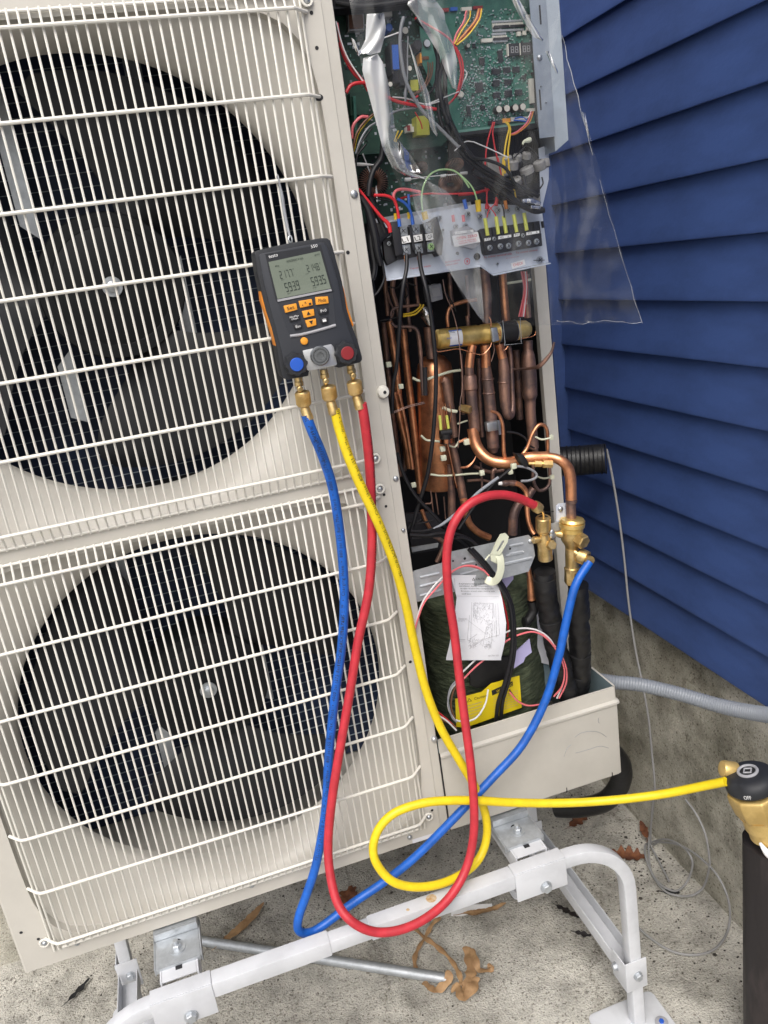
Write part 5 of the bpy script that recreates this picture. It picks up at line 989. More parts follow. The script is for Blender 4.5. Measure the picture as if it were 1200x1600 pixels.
for xs_, px in ((.583, 1), (-.318, -1)):
    zc = .135
    MB().box((xs_ - .019, -.08, zc - .015), (xs_ - .0165, .28, zc + .015)).box((xs_ + .0165, -.08, zc - .015), (xs_ + .019, .28, zc + .015)).box((xs_ - .0163, -.08, zc - .0148), (xs_ + .0163, .28, zc - .0125)).build('side_channel', M['white'], stand, .0008)
    for Y, s_ in ((-.1, 1), (.30, -1)):
        MB().box((xs_ - .0215, Y - T / 2 - .003, zc - .032), (xs_ + .0215, Y - T / 2 - .0006, zc + .034)).box((xs_ - .0215, Y - T / 2 - .0004, zc - .032), (xs_ - .0192, Y + T / 2 + .02, zc + .030)).build('joint_bracket', M['white'], stand, .001)
        hexbolt((xs_ + .002, Y - T / 2 - .0032, zc), (0, -1, 0), stand, .0075, .009); hexbolt((xs_ - .0216, Y + T / 2 + .006, zc), (-1, 0, 0), stand, .006, .008)
        cx = xs_ - .006 * px; b = MB(); ol = []
        for (qx, qy, a0) in ((.058, .033, 0), (-.058, .033, 90), (-.058, -.033, 180), (.058, -.033, 270)):
            for k in range(4): a = R_(a0 + 30 * k); ol.append(V((cx + qx + .012 * math.cos(a) - .02 * px * 0, Y + qy + .012 * math.sin(a), .0045)))
        b.prism(ol, (0, 0, .004)).build('foot_plate', M['white'], stand, .0008)
        for q in (-.048, .048): MB().lathe((cx + q, Y - .022, .0086), (0, 0, 1), [(0, .012), (.003, .012), (.004, .006)], 22).build('foot_washer', M['greyprint'], stand); MB().lathe((cx + q, Y - .022, .0126), (0, 0, 1), [(0, .005), (.003, .004)], 6).build('anchor_bolt', M['bluecap'], stand)

# ------------------------------------------------------------------ digital manifold gauge hooked on the guard
GF = -.080
gp = at(500, 480, GF)
gauge = thing('manifold_gauge', 'black digital manifold gauge with orange buttons hanging on the upper fan guard', 'manifold gauge', (gp.x, GF, at(500, 590, GF).z))
out = [(80, 215), (84, 200), (96, 190), (130, 180), (330, 135), (560, 100), (600, 100), (622, 115), (640, 160), (672, 280), (705, 400), (725, 500), (740, 600), (775, 720), (815, 820), (850, 945), (852, 970), (838, 988), (680, 1030), (668, 1010), (470, 1050), (468, 1086), (320, 1112), (295, 1108), (278, 1085), (262, 1010), (240, 880), (205, 740), (165, 620), (130, 480), (100, 340)]
body = MB().prism(pts(cG, out, GF + .002), (0, .034, 0)).build('shell', M['bodygrey'], gauge, .0022)
inner_ = [(112, 225), (125, 212), (560, 130), (585, 135), (612, 190), (680, 420), (712, 610), (760, 770), (800, 870), (815, 960), (680, 990), (470, 1045), (310, 1075), (290, 980), (262, 860), (220, 700), (150, 440)]
poly('face', cG, inner_, GF, .0035, 'facegrey', gauge, .0012)
# orange rubber side rails
for o_ in ([(126, 470), (140, 520), (190, 670), (225, 790), (243, 880), (232, 870), (212, 790), (170, 660), (132, 540)], [(705, 420), (722, 470), (748, 600), (790, 720), (782, 735), (745, 640), (720, 540)]):
    MB().prism(pts(cG, o_, GF + .006), (0, .024, 0)).build('rubber_rail', M['orange'], gauge, .0008)
poly('display_surround', cG, [(158, 215), (555, 150), (640, 468), (652, 480), (245, 560), (232, 545)], GF - .0008, .0008, 'bodygrey', gauge)
lcd = poly('display', cG, [(180, 272), (550, 192), (626, 460), (245, 536)], GF - .0012, .0004, 'lcd', gauge)
poly('display_bezel', cG, [(243, 540), (628, 464), (634, 478), (247, 556)], GF - .0013, .0005, 'greyprint', gauge)
YD = GF - .0013
tx('testo', cG, (184, 246), (248, 230), (180, 226), GF - .0008, 'whiteprint', gauge); tx('550', cG, (485, 174), (531, 164), (481, 152), GF - .0008, 'whiteprint', gauge)
tx('REFRIGERANT R 410A', cG, (312, 276), (430, 252), (309, 260), YD, 'lcdseg', gauge); tx('psi', cG, (512, 232), (545, 224), (509, 214), YD, 'lcdseg', gauge)
tx('Pa', cG, (230, 308), (258, 302), (228, 297), YD, 'lcdseg', gauge)
digits('217.7', cG, (264, 394), (362, 374), (248, 340), YD, 'lcdseg', gauge, .12); digits('214.8', cG, (460, 344), (552, 326), (442, 296), YD, 'lcdseg', gauge, .12)
digits('593.9', cG, (304, 488), (412, 465), (286, 424), YD, 'lcdseg', gauge, .13); digits('593.5', cG, (492, 446), (598, 422), (474, 384), YD, 'lcdseg', gauge, .13)
for a, b_, c_ in (((352, 326), (360, 324), (351, 318)), ((542, 284), (550, 282), (541, 276))): tx('o', cG, a, b_, c_, YD, 'lcdseg', gauge)
for a, b_, c_ in (((274, 404), (292, 400), (273, 396)), ((446, 362), (466, 358), (445, 353)), ((318, 502), (342, 497), (316, 492)), ((498, 462), (522, 457), (496, 452))): tx('psi', cG, a, b_, c_, YD, 'lcdseg', gauge)
poly('keypad', cG, [(250, 562), (640, 490), (662, 725), (338, 803), (318, 770)], GF - .0006, .0006, 'facegrey', gauge)
for q, m, t, tm in (([(288, 585), (380, 565), (388, 612), (302, 636)], 'amber', 'Set', 'ink'), ([(396, 550), (490, 535), (498, 580), (408, 600)], 'amber', None, None), ([(515, 522), (606, 516), (612, 566), (520, 578)], 'amber', 'Mode', 'ink'),
                    ([(420, 622), (505, 606), (510, 654), (434, 672)], 'amber', '^', None), ([(442, 688), (520, 674), (524, 722), (460, 740)], 'amber', 'v', None),
                    ([(325, 655), (400, 640), (408, 680), (335, 698)], 'chip', 'Min/Max', 'whiteprint'), ([(534, 605), (608, 592), (612, 634), (545, 650)], 'chip', 'P=0', 'whiteprint'), ([(360, 718), (418, 706), (424, 742), (368, 756)], 'chip', 'Esc', 'whiteprint'), ([(548, 672), (606, 660), (610, 704), (560, 716)], 'chip', 'i', 'whiteprint')):
    k = poly('button', cG, q, GF - .003, .0028, m, gauge, .0008)
    if t and len(t) > 1 or t == 'i':
        (x0, y0), (x1, y1), (x2, y2), (x3, y3) = q; f = lambda u, v: (x3 + (x2 - x3) * u + (x0 - x3) * v, y3 + (y2 - y3) * u + (y0 - y3) * v)
        if t == 'Min/Max':
            tx('Min/Max', cG, f(.06, .52), f(.94, .52), f(.06, .82), GF - .003, tm, k); tx('Mean', cG, f(.2, .16), f(.8, .16), f(.2, .44), GF - .003, tm, k)
        else: tx(t, cG, f(.2, .28), f(.8, .28), f(.2, .74), GF - .003, tm, k)
MB().add(pts(cG, [(455, 652), (482, 646), (463, 622)], GF - .0034), [(0, 1, 2)]).add(pts(cG, [(470, 694), (497, 688), (490, 718)], GF - .0034), [(0, 1, 2)]).build('arrow_print', M['ink'], gauge)
tx('R', cG, (440, 572), (452, 569), (438, 557), GF - .003, 'ink', gauge); MB().add(pts(cG, [(468, 565), (484, 562), (487, 577), (471, 580)], GF - .0034), [(0, 1, 2, 3)]).add(pts(cG, [(420, 577), (427, 576), (428, 583), (421, 584)], GF - .0034), [(0, 1, 2, 3)]).build('arrow_print', M['ink'], gauge)
line('groove', cG, [(335, 800), (420, 788), (560, 752), (660, 722)], GF - .0002, 22, 'greyprint', gauge, 8, 4)
p = at(*cG(435, 836), GF); r_ = wid(cG, 54, p); MB().lathe(p, (0, -1, 0), [(0, r_), (.002, r_), (.003, r_ * .85), (.0035, r_ * .4)], 24).build('button', M['amber'], gauge)
# aluminium block with sight glass
poly('manifold_block', cG, [(425, 905), (630, 858), (648, 880), (672, 1000), (665, 1010), (470, 1050), (455, 1040), (440, 980)], GF - .003, .026, 'alu', gauge, .0016)
p = at(*cG(545, 940), GF - .003); s = wid(cG, 2, p)
MB().lathe(p, (0, -1, 0), [(0, 70 * s), (.0035, 70 * s), (.005, 62 * s), (.005, 52 * s), (.003, 50 * s), (.003, 46 * s), (.0045, 44 * s), (.0045, 26 * s), (.0025, 24 * s), (.0025, 10 * s)], 36).build('sight_glass', M['glassdk'], gauge)
for x, y, m in ((370, 998, 'bluecap'), (728, 918, 'redcap')):
    p = at(*cG(x, y), GF - .002); b = MB(); pr = []
    n = 48
    for t, rr in ((0, 80), (.010, 78), (.012, 72)):
        pr.append([p + V((0, -t, 0)) + V((math.cos(a), 0, math.sin(a))) * (rr * s * (1 + .07 * math.cos(a * 8))) for a in [2 * math.pi * k / n for k in range(n)]])
    v = [q for r in pr for q in r]; f = [(i * n + j, i * n + (j + 1) % n, (i + 1) * n + (j + 1) % n, (i + 1) * n + j) for i in range(2) for j in range(n)] + [tuple(2 * n + j for j in range(n))]
    k = b.add(v, f).build('valve_knob', M['bodygrey'], gauge, label='blue capped valve knob' if m == 'bluecap' else 'dark red capped valve knob'); MB().lathe(p + V((0, -.012, 0)), (0, -1, 0), [(0, 48 * s), (.0012, 48 * s), (.002, 44 * s), (.0022, 10 * s)], 30).build('knob_cap', M[m], k)
# hose connectors below the gauge, then the hose fittings
def fit(cr, a, b_, Ya, Yb, prof, name, par, m='brass', n=22):
    return lat(cr, a, b_, Ya, Yb, prof, m, n, name, par)
YC = GF + .014
conn = [((392, 1095), (405, 1205)), ((575, 1040), (590, 1150)), ((765, 1010), (785, 1110))]
for a, b_ in conn:
    fit(cG, a, b_, YC, YC, [(0, 56), (.25, 56), (.3, 64), (.55, 64), (.6, 40), (.8, 38), (1, 30)], 'port', gauge)
    p = at(*cG(b_[0] - 4, b_[1] - 32), YC - .006); MB().lathe(p, (.1, -1, -.2), [(0, 22 * s), (.004, 22 * s), (.005, 14 * s)], 16).build('port_stud', M['brass'], gauge)
MB().tube([at(*cH(395, 870), -.05), at(*cH(372, 840), -.045), at(*cH(375, 800), -.043), at(*cH(398, 795), -.043), at(*cH(410, 840), -.045), at(*cH(400, 870), -.05)], .0010, 8).build('hanger_eye', M['steel'], gauge)
line('hanger_hook', cH, [(385, 800), (360, 700), (320, 500), (300, 350), (280, 250), (258, 150), (245, 100), (238, 150), (242, 230)], [-.040, -.033, -.028, -.027, -.026, -.0265, -.022, -.0145, -.012], [24, 34, 40, 36, 26, 20, 18, 18, 16], 'wgry', gauge, 10)

# ------------------------------------------------------------------ charging hoses
def tube_text(s, P, r, s0, scale, ang, m, parent, flip=False):
    """print running along a smoothed path P: s0 start distance, scale cap height"""
    me = text_mesh(s, 1.15); ys = [v.co.y for v in me.vertices]; h = max(ys) - min(ys); y0 = (max(ys) + min(ys)) / 2; k = scale / h
    L_ = [0]
    for a, b_ in zip(P, P[1:]): L_.append(L_[-1] + (b_ - a).length)
    import bisect
    for v in me.vertices:
        t = s0 + v.co.x * k; i = min(max(bisect.bisect(L_, t) - 1, 0), len(P) - 2); f = (t - L_[i]) / max(1e-9, L_[i + 1] - L_[i]); f = min(max(f, 0), 1)
        c_ = P[i].lerp(P[i + 1], f); d0 = (P[min(i + 1, len(P) - 1)] - P[max(i - 1, 0)]).normalized(); d1 = (P[min(i + 2, len(P) - 1)] - P[i]).normalized(); d = d0.lerp(d1, f).normalized()
        view = (CAMP - c_); view = (view - d * view.dot(d)).normalized(); side = view.cross(d).normalized()   # side: to the left of travel as seen
        a = ang + (v.co.y - y0) * k / r
        v.co = c_ + (view * math.cos(a) + side * math.sin(a)) * (r + .00025)
    me.materials.clear(); me.materials.append(M[m]); me.name = 'hose_print'; o = bpy.data.objects.new('hose_print', me); C.objects.link(o); adopt(o, parent); return o
HR = .0069
PRINT = 'YELLOW JACKET\u00ae PLUS II \u2122  \u2022  Charging Hose  \u2022  800 psi (55 Bar) Max. Work  \u2022  4000 psi (275 Bar) Min. Burst  \u2022  Max. 4.0 '
def hose(name, lab, cat, m, ps, prints):
    P = smooth([at(x, y, Y) for x, y, Y in ps], 8); root = thing(name, lab, cat, P[0]); 
    MB().tube(P, HR, 16, 1).build('hose_jacket', M[m], root)
    R = P[::-1]
    for s0, ang, rev in prints: tube_text(PRINT, R if rev else P, HR, s0, .0052, ang, 'ink', root)
    return root, P
blue, BP = hose('blue_hose', 'blue charging hose looping from the left gauge port to the brass suction valve', 'hose', 'blue',
    [(478, 648, YC), (487, 672, YC), (505, 715, -.058), (521, 768, -.05), (533, 850, -.046), (538, 930, -.046), (534, 1010, -.048), (523, 1090, -.05), (514, 1180, -.05), (508, 1270, -.052), (494, 1350, -.056), (478, 1400, -.062), (467, 1432, -.066), (466, 1452, -.068), (480, 1458, -.066), (502, 1448, -.062), (550, 1412, -.056), (600, 1378, -.055), (650, 1338, -.06), (710, 1278, -.062), (770, 1215, -.055), (815, 1165, -.048), (850, 1100, -.042), (872, 1030, -.040), (885, 970, -.038), (899, 915, -.034), (921, 878, -.026)], [])
red, RP = hose('red_hose', 'red charging hose hanging in a long loop from the gauge to the small brass valve', 'hose', 'red',
    [(565, 630, YC), (570, 660, YC + .002), (577, 720, -.055), (580, 780, -.046), (581, 860, -.046), (575, 930, -.048), (560, 1000, -.05), (547, 1080, -.052), (533, 1160, -.058), (520, 1240, -.066), (513, 1310, -.075), (515, 1360, -.09), (527, 1410, -.115), (550, 1440, -.135), (585, 1456, -.142), (625, 1453, -.145), (665, 1435, -.140), (700, 1405, -.128), (725, 1365, -.112), (738, 1320, -.102), (741, 1270, -.096), (736, 1200, -.082), (727, 1130, -.066), (718, 1060, -.05), (710, 990, -.04), (701, 930, -.036), (698, 870, -.034), (706, 825, -.032), (727, 793, -.030), (755, 777, -.026), (785, 773, -.020), (812, 779, -.013), (838, 791, -.008)], [])
yel, YP = hose('yellow_hose', 'yellow charging hose crossing the cover and looping back right to the big brass valve', 'hose', 'yellow',
    [(523, 640, YC), (530, 670, YC), (545, 715, -.068), (565, 762, -.070), (590, 815, -.070), (614, 875, -.062), (633, 940, -.052), (648, 1010, -.045), (666, 1080, -.042), (690, 1140, -.044), (722, 1195, -.05), (745, 1235, -.056), (760, 1280, -.058), (758, 1320, -.064), (740, 1352, -.076), (700, 1377, -.092), (655, 1386, -.098), (615, 1378, -.094), (590, 1352, -.084), (583, 1325, -.076), (592, 1295, -.072), (617, 1270, -.072), (660, 1255, -.074), (700, 1251, -.077), (745, 1251, -.078), (800, 1254, -.082), (860, 1255, -.092), (920, 1253, -.110), (980, 1248, -.135), (1040, 1240, -.165), (1100, 1228, -.205), (1134, 1221, -.232)], [])
def plen(P, i=None): return sum((b_ - a).length for a, b_ in zip(P, P[1:]))
# print runs upwards on all three hoses: travel from the bottom of the drop to the gauge
def upto(P, y0):   # path reversed, starting where the drop passes photo row y0
    k = [i for i, p in enumerate(P[:len(P) // 2]) if True]; best = min(range(0, len(P) // 2), key=lambda i: abs(proj(P[i])[1] - y0) ); return P[:best + 1][::-1]
def proj(p):
    c_ = RT @ (V(p) - CAMP); return 600 - FOC * c_.x / c_.z, 800 + FOC * c_.y / c_.z
U = upto(BP, 1345); tube_text(PRINT, U, HR, .0, .0064, .1, 'ink', blue); U = upto(BP, 1040); tube_text(PRINT, U, HR, 0, .0064, .15, 'ink', blue); U = upto(BP, 722); tube_text('YELLOW JACKET\u00ae', U, HR, 0, .0058, -.2, 'ink', blue)
U = upto(YP, 895); tube_text('YELLOW JACKET\u00ae PLUS II \u2122 \u2022 Charging Hose \u2022 800 psi (55 Bar) Max. Work \u2022 4000psi (275 Bar) Min. Burst', U, HR, 0, .0064, -.7, 'ink', yel)
U = upto(RP, 900); tube_text(PRINT[:70], U, HR, 0, .0058, -1.05, 'ink', red)
# brass ends
for root, (a, b_), (c0, c1) in ((blue, ((400, 1165), (420, 1175)), ((405, 1180), (428, 1305))), (yel, None, None), (red, None, None)) if False else ():
    pass
for root, a, b_, c_ in ((blue, (420, 1190), (436, 1305), (468, 1400)), (yel, (605, 1150), (622, 1262), (650, 1358)), (red, (790, 1115), (808, 1222), (838, 1320))):
    n_ = fit(cG, a, b_, YC - .002, YC, [(0, 60), (.05, 96), (.12, 104), (.85, 104), (.95, 90), (1, 70)], 'swivel_nut', root, n=30)
    p, q = at(*cG(*a), YC - .002), at(*cG(*b_), YC); s_ = wid(cG, 2, p); kn = MB()
    for k in range(34):
        an = 2 * math.pi * k / 34; u, w_ = perp(q - p); e = (u * math.cos(an) + w_ * math.sin(an)) * 52.5 * s_; dd = (q - p)
        e2 = (u * math.cos(an + .5) + w_ * math.sin(an + .5)) * 52.5 * s_; e3 = (u * math.cos(an - .5) + w_ * math.sin(an - .5)) * 52.5 * s_
        kn.tube([p + dd * .14 + e, p + dd * .48 + e.lerp(e2, .5) * 1.03, p + dd * .82 + e2], .00045, 4, 1); kn.tube([p + dd * .14 + e, p + dd * .48 + e.lerp(e3, .5) * 1.03, p + dd * .82 + e3], .00045, 4, 1)
    kn.build('knurl', M['brass'], n_, kind='stuff')
    fit(cG, b_, c_, YC, YC, [(0, 58), (.15, 72), (.55, 72), (.6, 78), (.95, 78), (1, 70)], 'crimp_ferrule', root)
fit(cB, (565, 655), (622, 695), -.008, -.005, [(0, 88), (.1, 96), (.9, 96), (1, 70)], 'crimp_ferrule', red, n=10); MB().tube(pts(cB, [(610, 690), (645, 715), (655, 750), (652, 790)], [-.006, -.003, -.001, 0]), .0020, 10).build('bent_tube', M['brass'], red)
fit(cB, (1092, 1180), (1055, 1150), -.028, -.016, [(0, 86), (.3, 84), (.5, 70), (1, 60)], 'crimp_ferrule', blue)

# ------------------------------------------------------------------ insulated pipes, line set, conduit
def crumple(b, a=.0022, f=55):
    b.v = [tuple(V(p) + noise.noise_vector(V((p[0] * f, p[1] * f, p[2] * f * 1.6))) * a + noise.noise_vector(V((p[0] * f * .4, p[1] * f * .4, p[2] * f * .5))) * a) for p in b.v]; return b
ip = thing('insulated_pipe', 'black taped insulation on the thin pipe below the small brass valve', 'pipe insulation', at(880, 1060, .03), 'black insulated pipes dropping into the cover')
P = pts(cPn, [(310, -30), (320, 100), (345, 250), (375, 400), (410, 560), (450, 720), (480, 850)], [.012, .015, .02, .024, .028, .03, .03])
crumple(MB().tube(P, [.0175, .0185, .018, .0175, .0185, .0180, .018], 28, 14)).build('foam_sleeve', M['insul'], ip)
for i in (0, 2, 3, 4, 5): d = (P[i + 1] - P[i]); MB().lathe(P[i] + d * .3, d, [(0, .0178), (.0005, .0195), (.014, .0192), (.0145, .0178)], 20).build('tape_band', M['black'], ip)
ip2 = thing('insulated_pipe', 'black taped insulation on the thick pipe below the suction valve behind the blue hose', 'pipe insulation', at(910, 1060, .03), 'black insulated pipes dropping into the cover')
P = pts(cPn, [(545, 60), (548, 200), (555, 350), (560, 500), (560, 650), (558, 800)], [.008, .012, .02, .028, .036, .044])
crumple(MB().tube(P, [.0172, .018, .0185, .0180, .0185, .018], 28, 14)).build('foam_sleeve', M['insul'], ip2)
for i in (1, 3, 4): d = (P[i + 1] - P[i]); MB().lathe(P[i] + d * .2, d, [(0, .0178), (.0005, .0195), (.016, .0192), (.0165, .0178)], 20).build('tape_band', M['black'], ip2)
ls = thing('line_set_sleeve', 'black ridged insulated line set entering the blue siding behind the unit', 'pipe sleeve', at(915, 720, .36))
MB().tube([at(845, 722, .40), at(900, 720, .37), at(945, 716, .34)], [.031, .032, .031], 26, 8).build('sleeve', M['insul'], ls)
b = MB()
for k in range(16): t = k / 15; p = at(846 + 100 * t, 722 - 5 * t, .40 - .06 * t); b.torus(p, at(945, 716, .34) - at(845, 722, .40), .0312, .0011 + .0006 * math.sin(k * 2.3), 26, 5)
b.build('sleeve_rib', M['black'], ls)
cn = thing('flexible_conduit', 'grey ribbed flexible conduit running from behind the cover along the foundation', 'conduit', at(960, 1067, .07))
P = smooth([at(930, 1062, .10), at(958, 1066, .07), at(1000, 1070, .04), at(1060, 1084, .0), at(1130, 1104, -.06), at(1200, 1117, -.14), at(1270, 1120, -.24)], 16); rr = [.0124] * len(P)
MB().tube(P, rr, 18, 1).build('conduit_hose', M['conduit'], cn)
b = MB(); acc = 0
for i in range(len(P) - 1):
    d = P[i + 1] - P[i]; t = 0
    while acc <= d.length: b.torus(P[i] + d.normalized() * acc, d, .0124, .0013, 20, 5); acc += .0048
    acc -= d.length
b.build('conduit_rib', M['conduit'], cn, kind='stuff')
# black foam pipe coil under the cover
rb = thing('foam_pipe_coil', 'glossy black foam pipe loop lying behind the bottom right corner of the cover', 'foam pipe', at(950, 1230, .16))
MB().tube([at(870, 1262, .26), at(905, 1262, .22), at(945, 1252, .17), at(968, 1225, .14), at(970, 1195, .13), at(950, 1170, .14), at(930, 1160, .16)], .021, 20, 8).build('foam_tube', M['insul'], rb)

# ------------------------------------------------------------------ thin grey cable
def lie(x, y):
    p = atz(x, y, .006)
    return p if p.x < WX - .006 else atx(x, y, WX - .006)
gc = thing('grey_cable', 'thin grey cable dropping from the black sleeve and coiled loosely on the concrete', 'cable', atz(1015, 1310))
P = [at(948, 702, .335), at(955, 735, .33), at(966, 800, .32), at(975, 870, .31), at(982, 940, .30), at(992, 1010, .29), at(1004, 1070, .27), at(1013, 1120, .26), at(1019, 1180, .25), at(1023, 1230, .24)]
q = [lie(*cW(*p)) for p in ((110, 180), (90, 330), (82, 480), (100, 650), (170, 780), (260, 860), (350, 850), (440, 780), (490, 660), (480, 540), (400, 450), (250, 395), (110, 395), (50, 440), (60, 580), (140, 740), (240, 870), (370, 925), (500, 890), (600, 820), (650, 660), (650, 540), (620, 360), (560, 220))]
q = [V((min(p.x, WX - .006), p.y, p.z + .004 * (i % 3))) for i, p in enumerate(q)]
q2 = [atx(*cW(x, y), WX - .006) for x, y in ((500, 90), (430, 0))]; q2 = [V((p.x, p.y, max(.01, p.z))) for p in q2]
MB().tube(P + q + q2, .0024, 8, 6).build('cable', M['greycable'], gc)
P = [at(1021, 1240, .235)] + [V(p) for p in [lie(*cW(*p)) for p in ((100, 390), (180, 395), (330, 410), (480, 480), (620, 590), (720, 700), (800, 850), (840, 1000), (835, 1180), (780, 1310), (680, 1410), (540, 1450), (400, 1445), (260, 1400), (120, 1310), (0, 1210), (-150, 1050))]]
MB().tube(P, .0024, 8, 6).build('cable', M['greycable'], gc)
MB().tube([V((p.x, p.y, .008)) for p in [atz(*cW(*p), .008) for p in ((75, 380), (170, 560), (275, 765))]], .0022, 8, 6).build('cable_end', M['greycable'], gc)

# ------------------------------------------------------------------ big brass valve on its post
VY = -.25
po = at(1200, 1450, VY); PR = .042; PXc = at(1171, 1450, VY).x + PR
post = thing('dark_post', 'dark weathered round post standing at the right edge below the brass valve', 'post', (PXc, VY, 0))
zt = at(1185, 1322, VY).z
def pf_(u, v):
    a = 2 * math.pi * u; z = -.01 + (zt + .01) * v; r = PR * (1 + .04 * noise.noise(V((math.cos(a) * 2, math.sin(a) * 2, z * 3))) + .012 * noise.noise(V((math.cos(a) * 14, math.sin(a) * 14, z * 4))))
    return (PXc + r * math.cos(a), VY + r * math.sin(a), z)
MB().grid(pf_, 48, 60).build('post_shaft', M['darkwood'], post, sharp=80); MB().lathe((PXc, VY, zt - .001), (0, 0, 1), [(0, PR), (.002, PR * .9)], 30).build('post_top', M['darkwood'], post)
bv = thing('brass_valve', 'chunky brass tank valve with a black OFF knob and the yellow hose attached', 'valve', (PXc, VY, zt))
s_ = mpp(at(1190, 1250, VY)) ; ax = V((-.20, .16, 1)).normalized(); base = V((PXc, VY, zt)) + V((-.012, -.010, .012))
hgt = lambda y: max(.0, (zt - at(1190, y, VY).z) * -1)
MB().lathe(base, ax, [(0, .018), (.010, .021), (.012, .027), (.030, .027), (.031, .030), (.056, .031), (.0562, .034)], 40).build('valve_neck', M['brassdull'], bv)
MB().lathe(base + ax * .052, ax, [(0, .033), (.008, .037), (.030, .0405), (.042, .0405), (.045, .038)], 8, .35).build('valve_body', M['brassdull'], bv, .0025)
kb = base + ax * .103
n = 64; b = MB(); rings = []
u, w_ = perp(ax)
for t, r in ((0, .037), (.003, .0385), (.012, .0385), (.018, .0355), (.0225, .030), (.024, .022)):
    rings.append([kb + ax * t + (u * math.cos(a) + w_ * math.sin(a)) * r * (1 - (.10 * max(0, math.cos(3 * a + .6)) ** 3 if .001 < t < .02 and t != .003 else 0)) for a in [2 * math.pi * k / n for k in range(n)]])
v = [q for r in rings for q in r]; f = [(i * n + j, i * n + (j + 1) % n, (i + 1) * n + (j + 1) % n, (i + 1) * n + j) for i in range(len(rings) - 1) for j in range(n)] + [tuple((len(rings) - 1) * n + j for j in range(n)), tuple(range(n))[::-1]]
kn = b.add(v, f).build('knob', M['bodygrey'], bv, sharp=45)
MB().torus(kb + ax * .0255, ax, .0135, .0024, 36, 8).build('knob_ring', M['greyprint'], kn); MB().torus(kb + ax * .0262, ax, .0070, .0016, 4, 6).build('knob_ring', M['greyprint'], kn)
MB().lathe(kb + ax * .0252, ax, [(0, .012), (.0006, .0118)], 30).build('knob_disc', M['ink'], kn)
P = [kb + ax * .008 + (u * math.cos(a) + w_ * math.sin(a)) * .0388 for a in [2 * math.pi * k / 120 for k in range(121)]]
tgt = at(*cV(345, 568), VY - .04); kk = min(range(120), key=lambda i: (P[i] - tgt).length)
e = (P[kk] - kb - ax * .008).normalized(); side = (V(ROT[0]).x and V((1, 0, 0)))
tv = e.cross(ax).normalized()
if tv.x < 0: tv = -tv
c0 = P[kk] + e * .0006; text('OFF', c0 - tv * .0052 - ax * .0033, c0 + tv * .0052 - ax * .0033, c0 - tv * .0052 + ax * .0033, 'whiteprint', kn)
MB().lathe(kb + ax * .006 + V((.012, .02, 0)), (-.90, .25, .30), [(.020, .012), (.022, .013), (.040, .013), (.043, .0115), (.044, .006)], 24).build('side_port', M['brassdull'], bv)

MB().tube([base + V((-.030, -.012, .018)), base + V((-.024, -.024, .004)), base + V((-.006, -.036, -.008)), base + V((.016, -.034, -.012))], [.002, .006, .005, .002], 8).build('white_tag', M['whiteprint'], bv)

# ------------------------------------------------------------------ clear film over the control box
film = thing('clear_film', 'clear wrinkled plastic sheet taped over the open control box', 'plastic sheet', at(800, 500, -.01))
fo_ = [(536, -70), (552, 40), (562, 90), (578, 160), (600, 235), (622, 285), (655, 340), (690, 400), (722, 462), (757, 506), (800, 506), (820, 509), (868, 507), (900, 502), (930, 505), (970, 501), (1003, 505), (986, 440), (973, 400), (958, 345), (938, 270), (926, 230), (908, 165), (896, 130), (880, 65), (874, 0), (872, -70)]
def filmY(x, y): return -.016 + .010 * noise.noise(V((x * .011, y * .005, 1))) + .005 * noise.noise(V((x * .035, y * .012, 4))) - (.02 if x > 880 else 0) * min(1, (x - 880) / 100 if x > 880 else 0)
def inpoly(x, y, pl):
    c_ = False; j = len(pl) - 1
    for i in range(len(pl)):
        if (pl[i][1] > y) != (pl[j][1] > y) and x < (pl[j][0] - pl[i][0]) * (y - pl[i][1]) / (pl[j][1] - pl[i][1]) + pl[i][0]: c_ = not c_
        j = i
    return c_
def sheet(pl, off, step, rows):
    """a sheet hanging in the outline pl, built row by row so its edges stay clean"""
    ys = sorted(set([p[1] for p in pl])); y0, y1 = ys[0], ys[-1]; v = []; f = []; nx = step
    R = []
    for k in range(rows + 1):
        y = y0 + (y1 - y0) * k / rows; y_ = min(max(y, y0 + .01), y1 - .01); X = []
        for i in range(len(pl)):
            a, b_ = pl[i], pl[(i + 1) % len(pl)]
            if (a[1] > y_) != (b_[1] > y_): X.append(a[0] + (b_[0] - a[0]) * (y_ - a[1]) / (b_[1] - a[1]))
        X = (min(X), max(X)) if X else R[-1][:2]; R.append(X + (y_,))
    for x0, x1, y in R:
        for i in range(nx + 1): x = x0 + (x1 - x0) * i / nx; p = at(x, y, filmY(x, y) + off(i / nx, (y - y0) / (y1 - y0))); v.append(p)
    for k in range(rows):
        for i in range(nx): f.append((k * (nx + 1) + i, k * (nx + 1) + i + 1, (k + 1) * (nx + 1) + i + 1, (k + 1) * (nx + 1) + i))
    return MB().add(v, f)
sheet(fo_, lambda u, v: 0, 90, 120).build('film_sheet', M['film'], film, sharp=80)
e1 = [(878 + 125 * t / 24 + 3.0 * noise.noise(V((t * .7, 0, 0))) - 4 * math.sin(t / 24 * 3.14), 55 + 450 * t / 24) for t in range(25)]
line('film_edge', ID, e1[:11], [filmY(*p) - .001 for p in e1[:11]], 1.1, 'filmglint', film, 5, 2); line('film_edge', ID, e1[12:], [filmY(*p) - .001 for p in e1[12:]], .7, 'filmglint', film, 5, 2)
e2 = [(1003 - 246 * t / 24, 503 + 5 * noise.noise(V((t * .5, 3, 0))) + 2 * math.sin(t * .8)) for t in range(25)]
line('film_edge', ID, e2[:14], [filmY(*p) - .001 for p in e2[:14]], .8, 'filmglint', film, 5, 2)
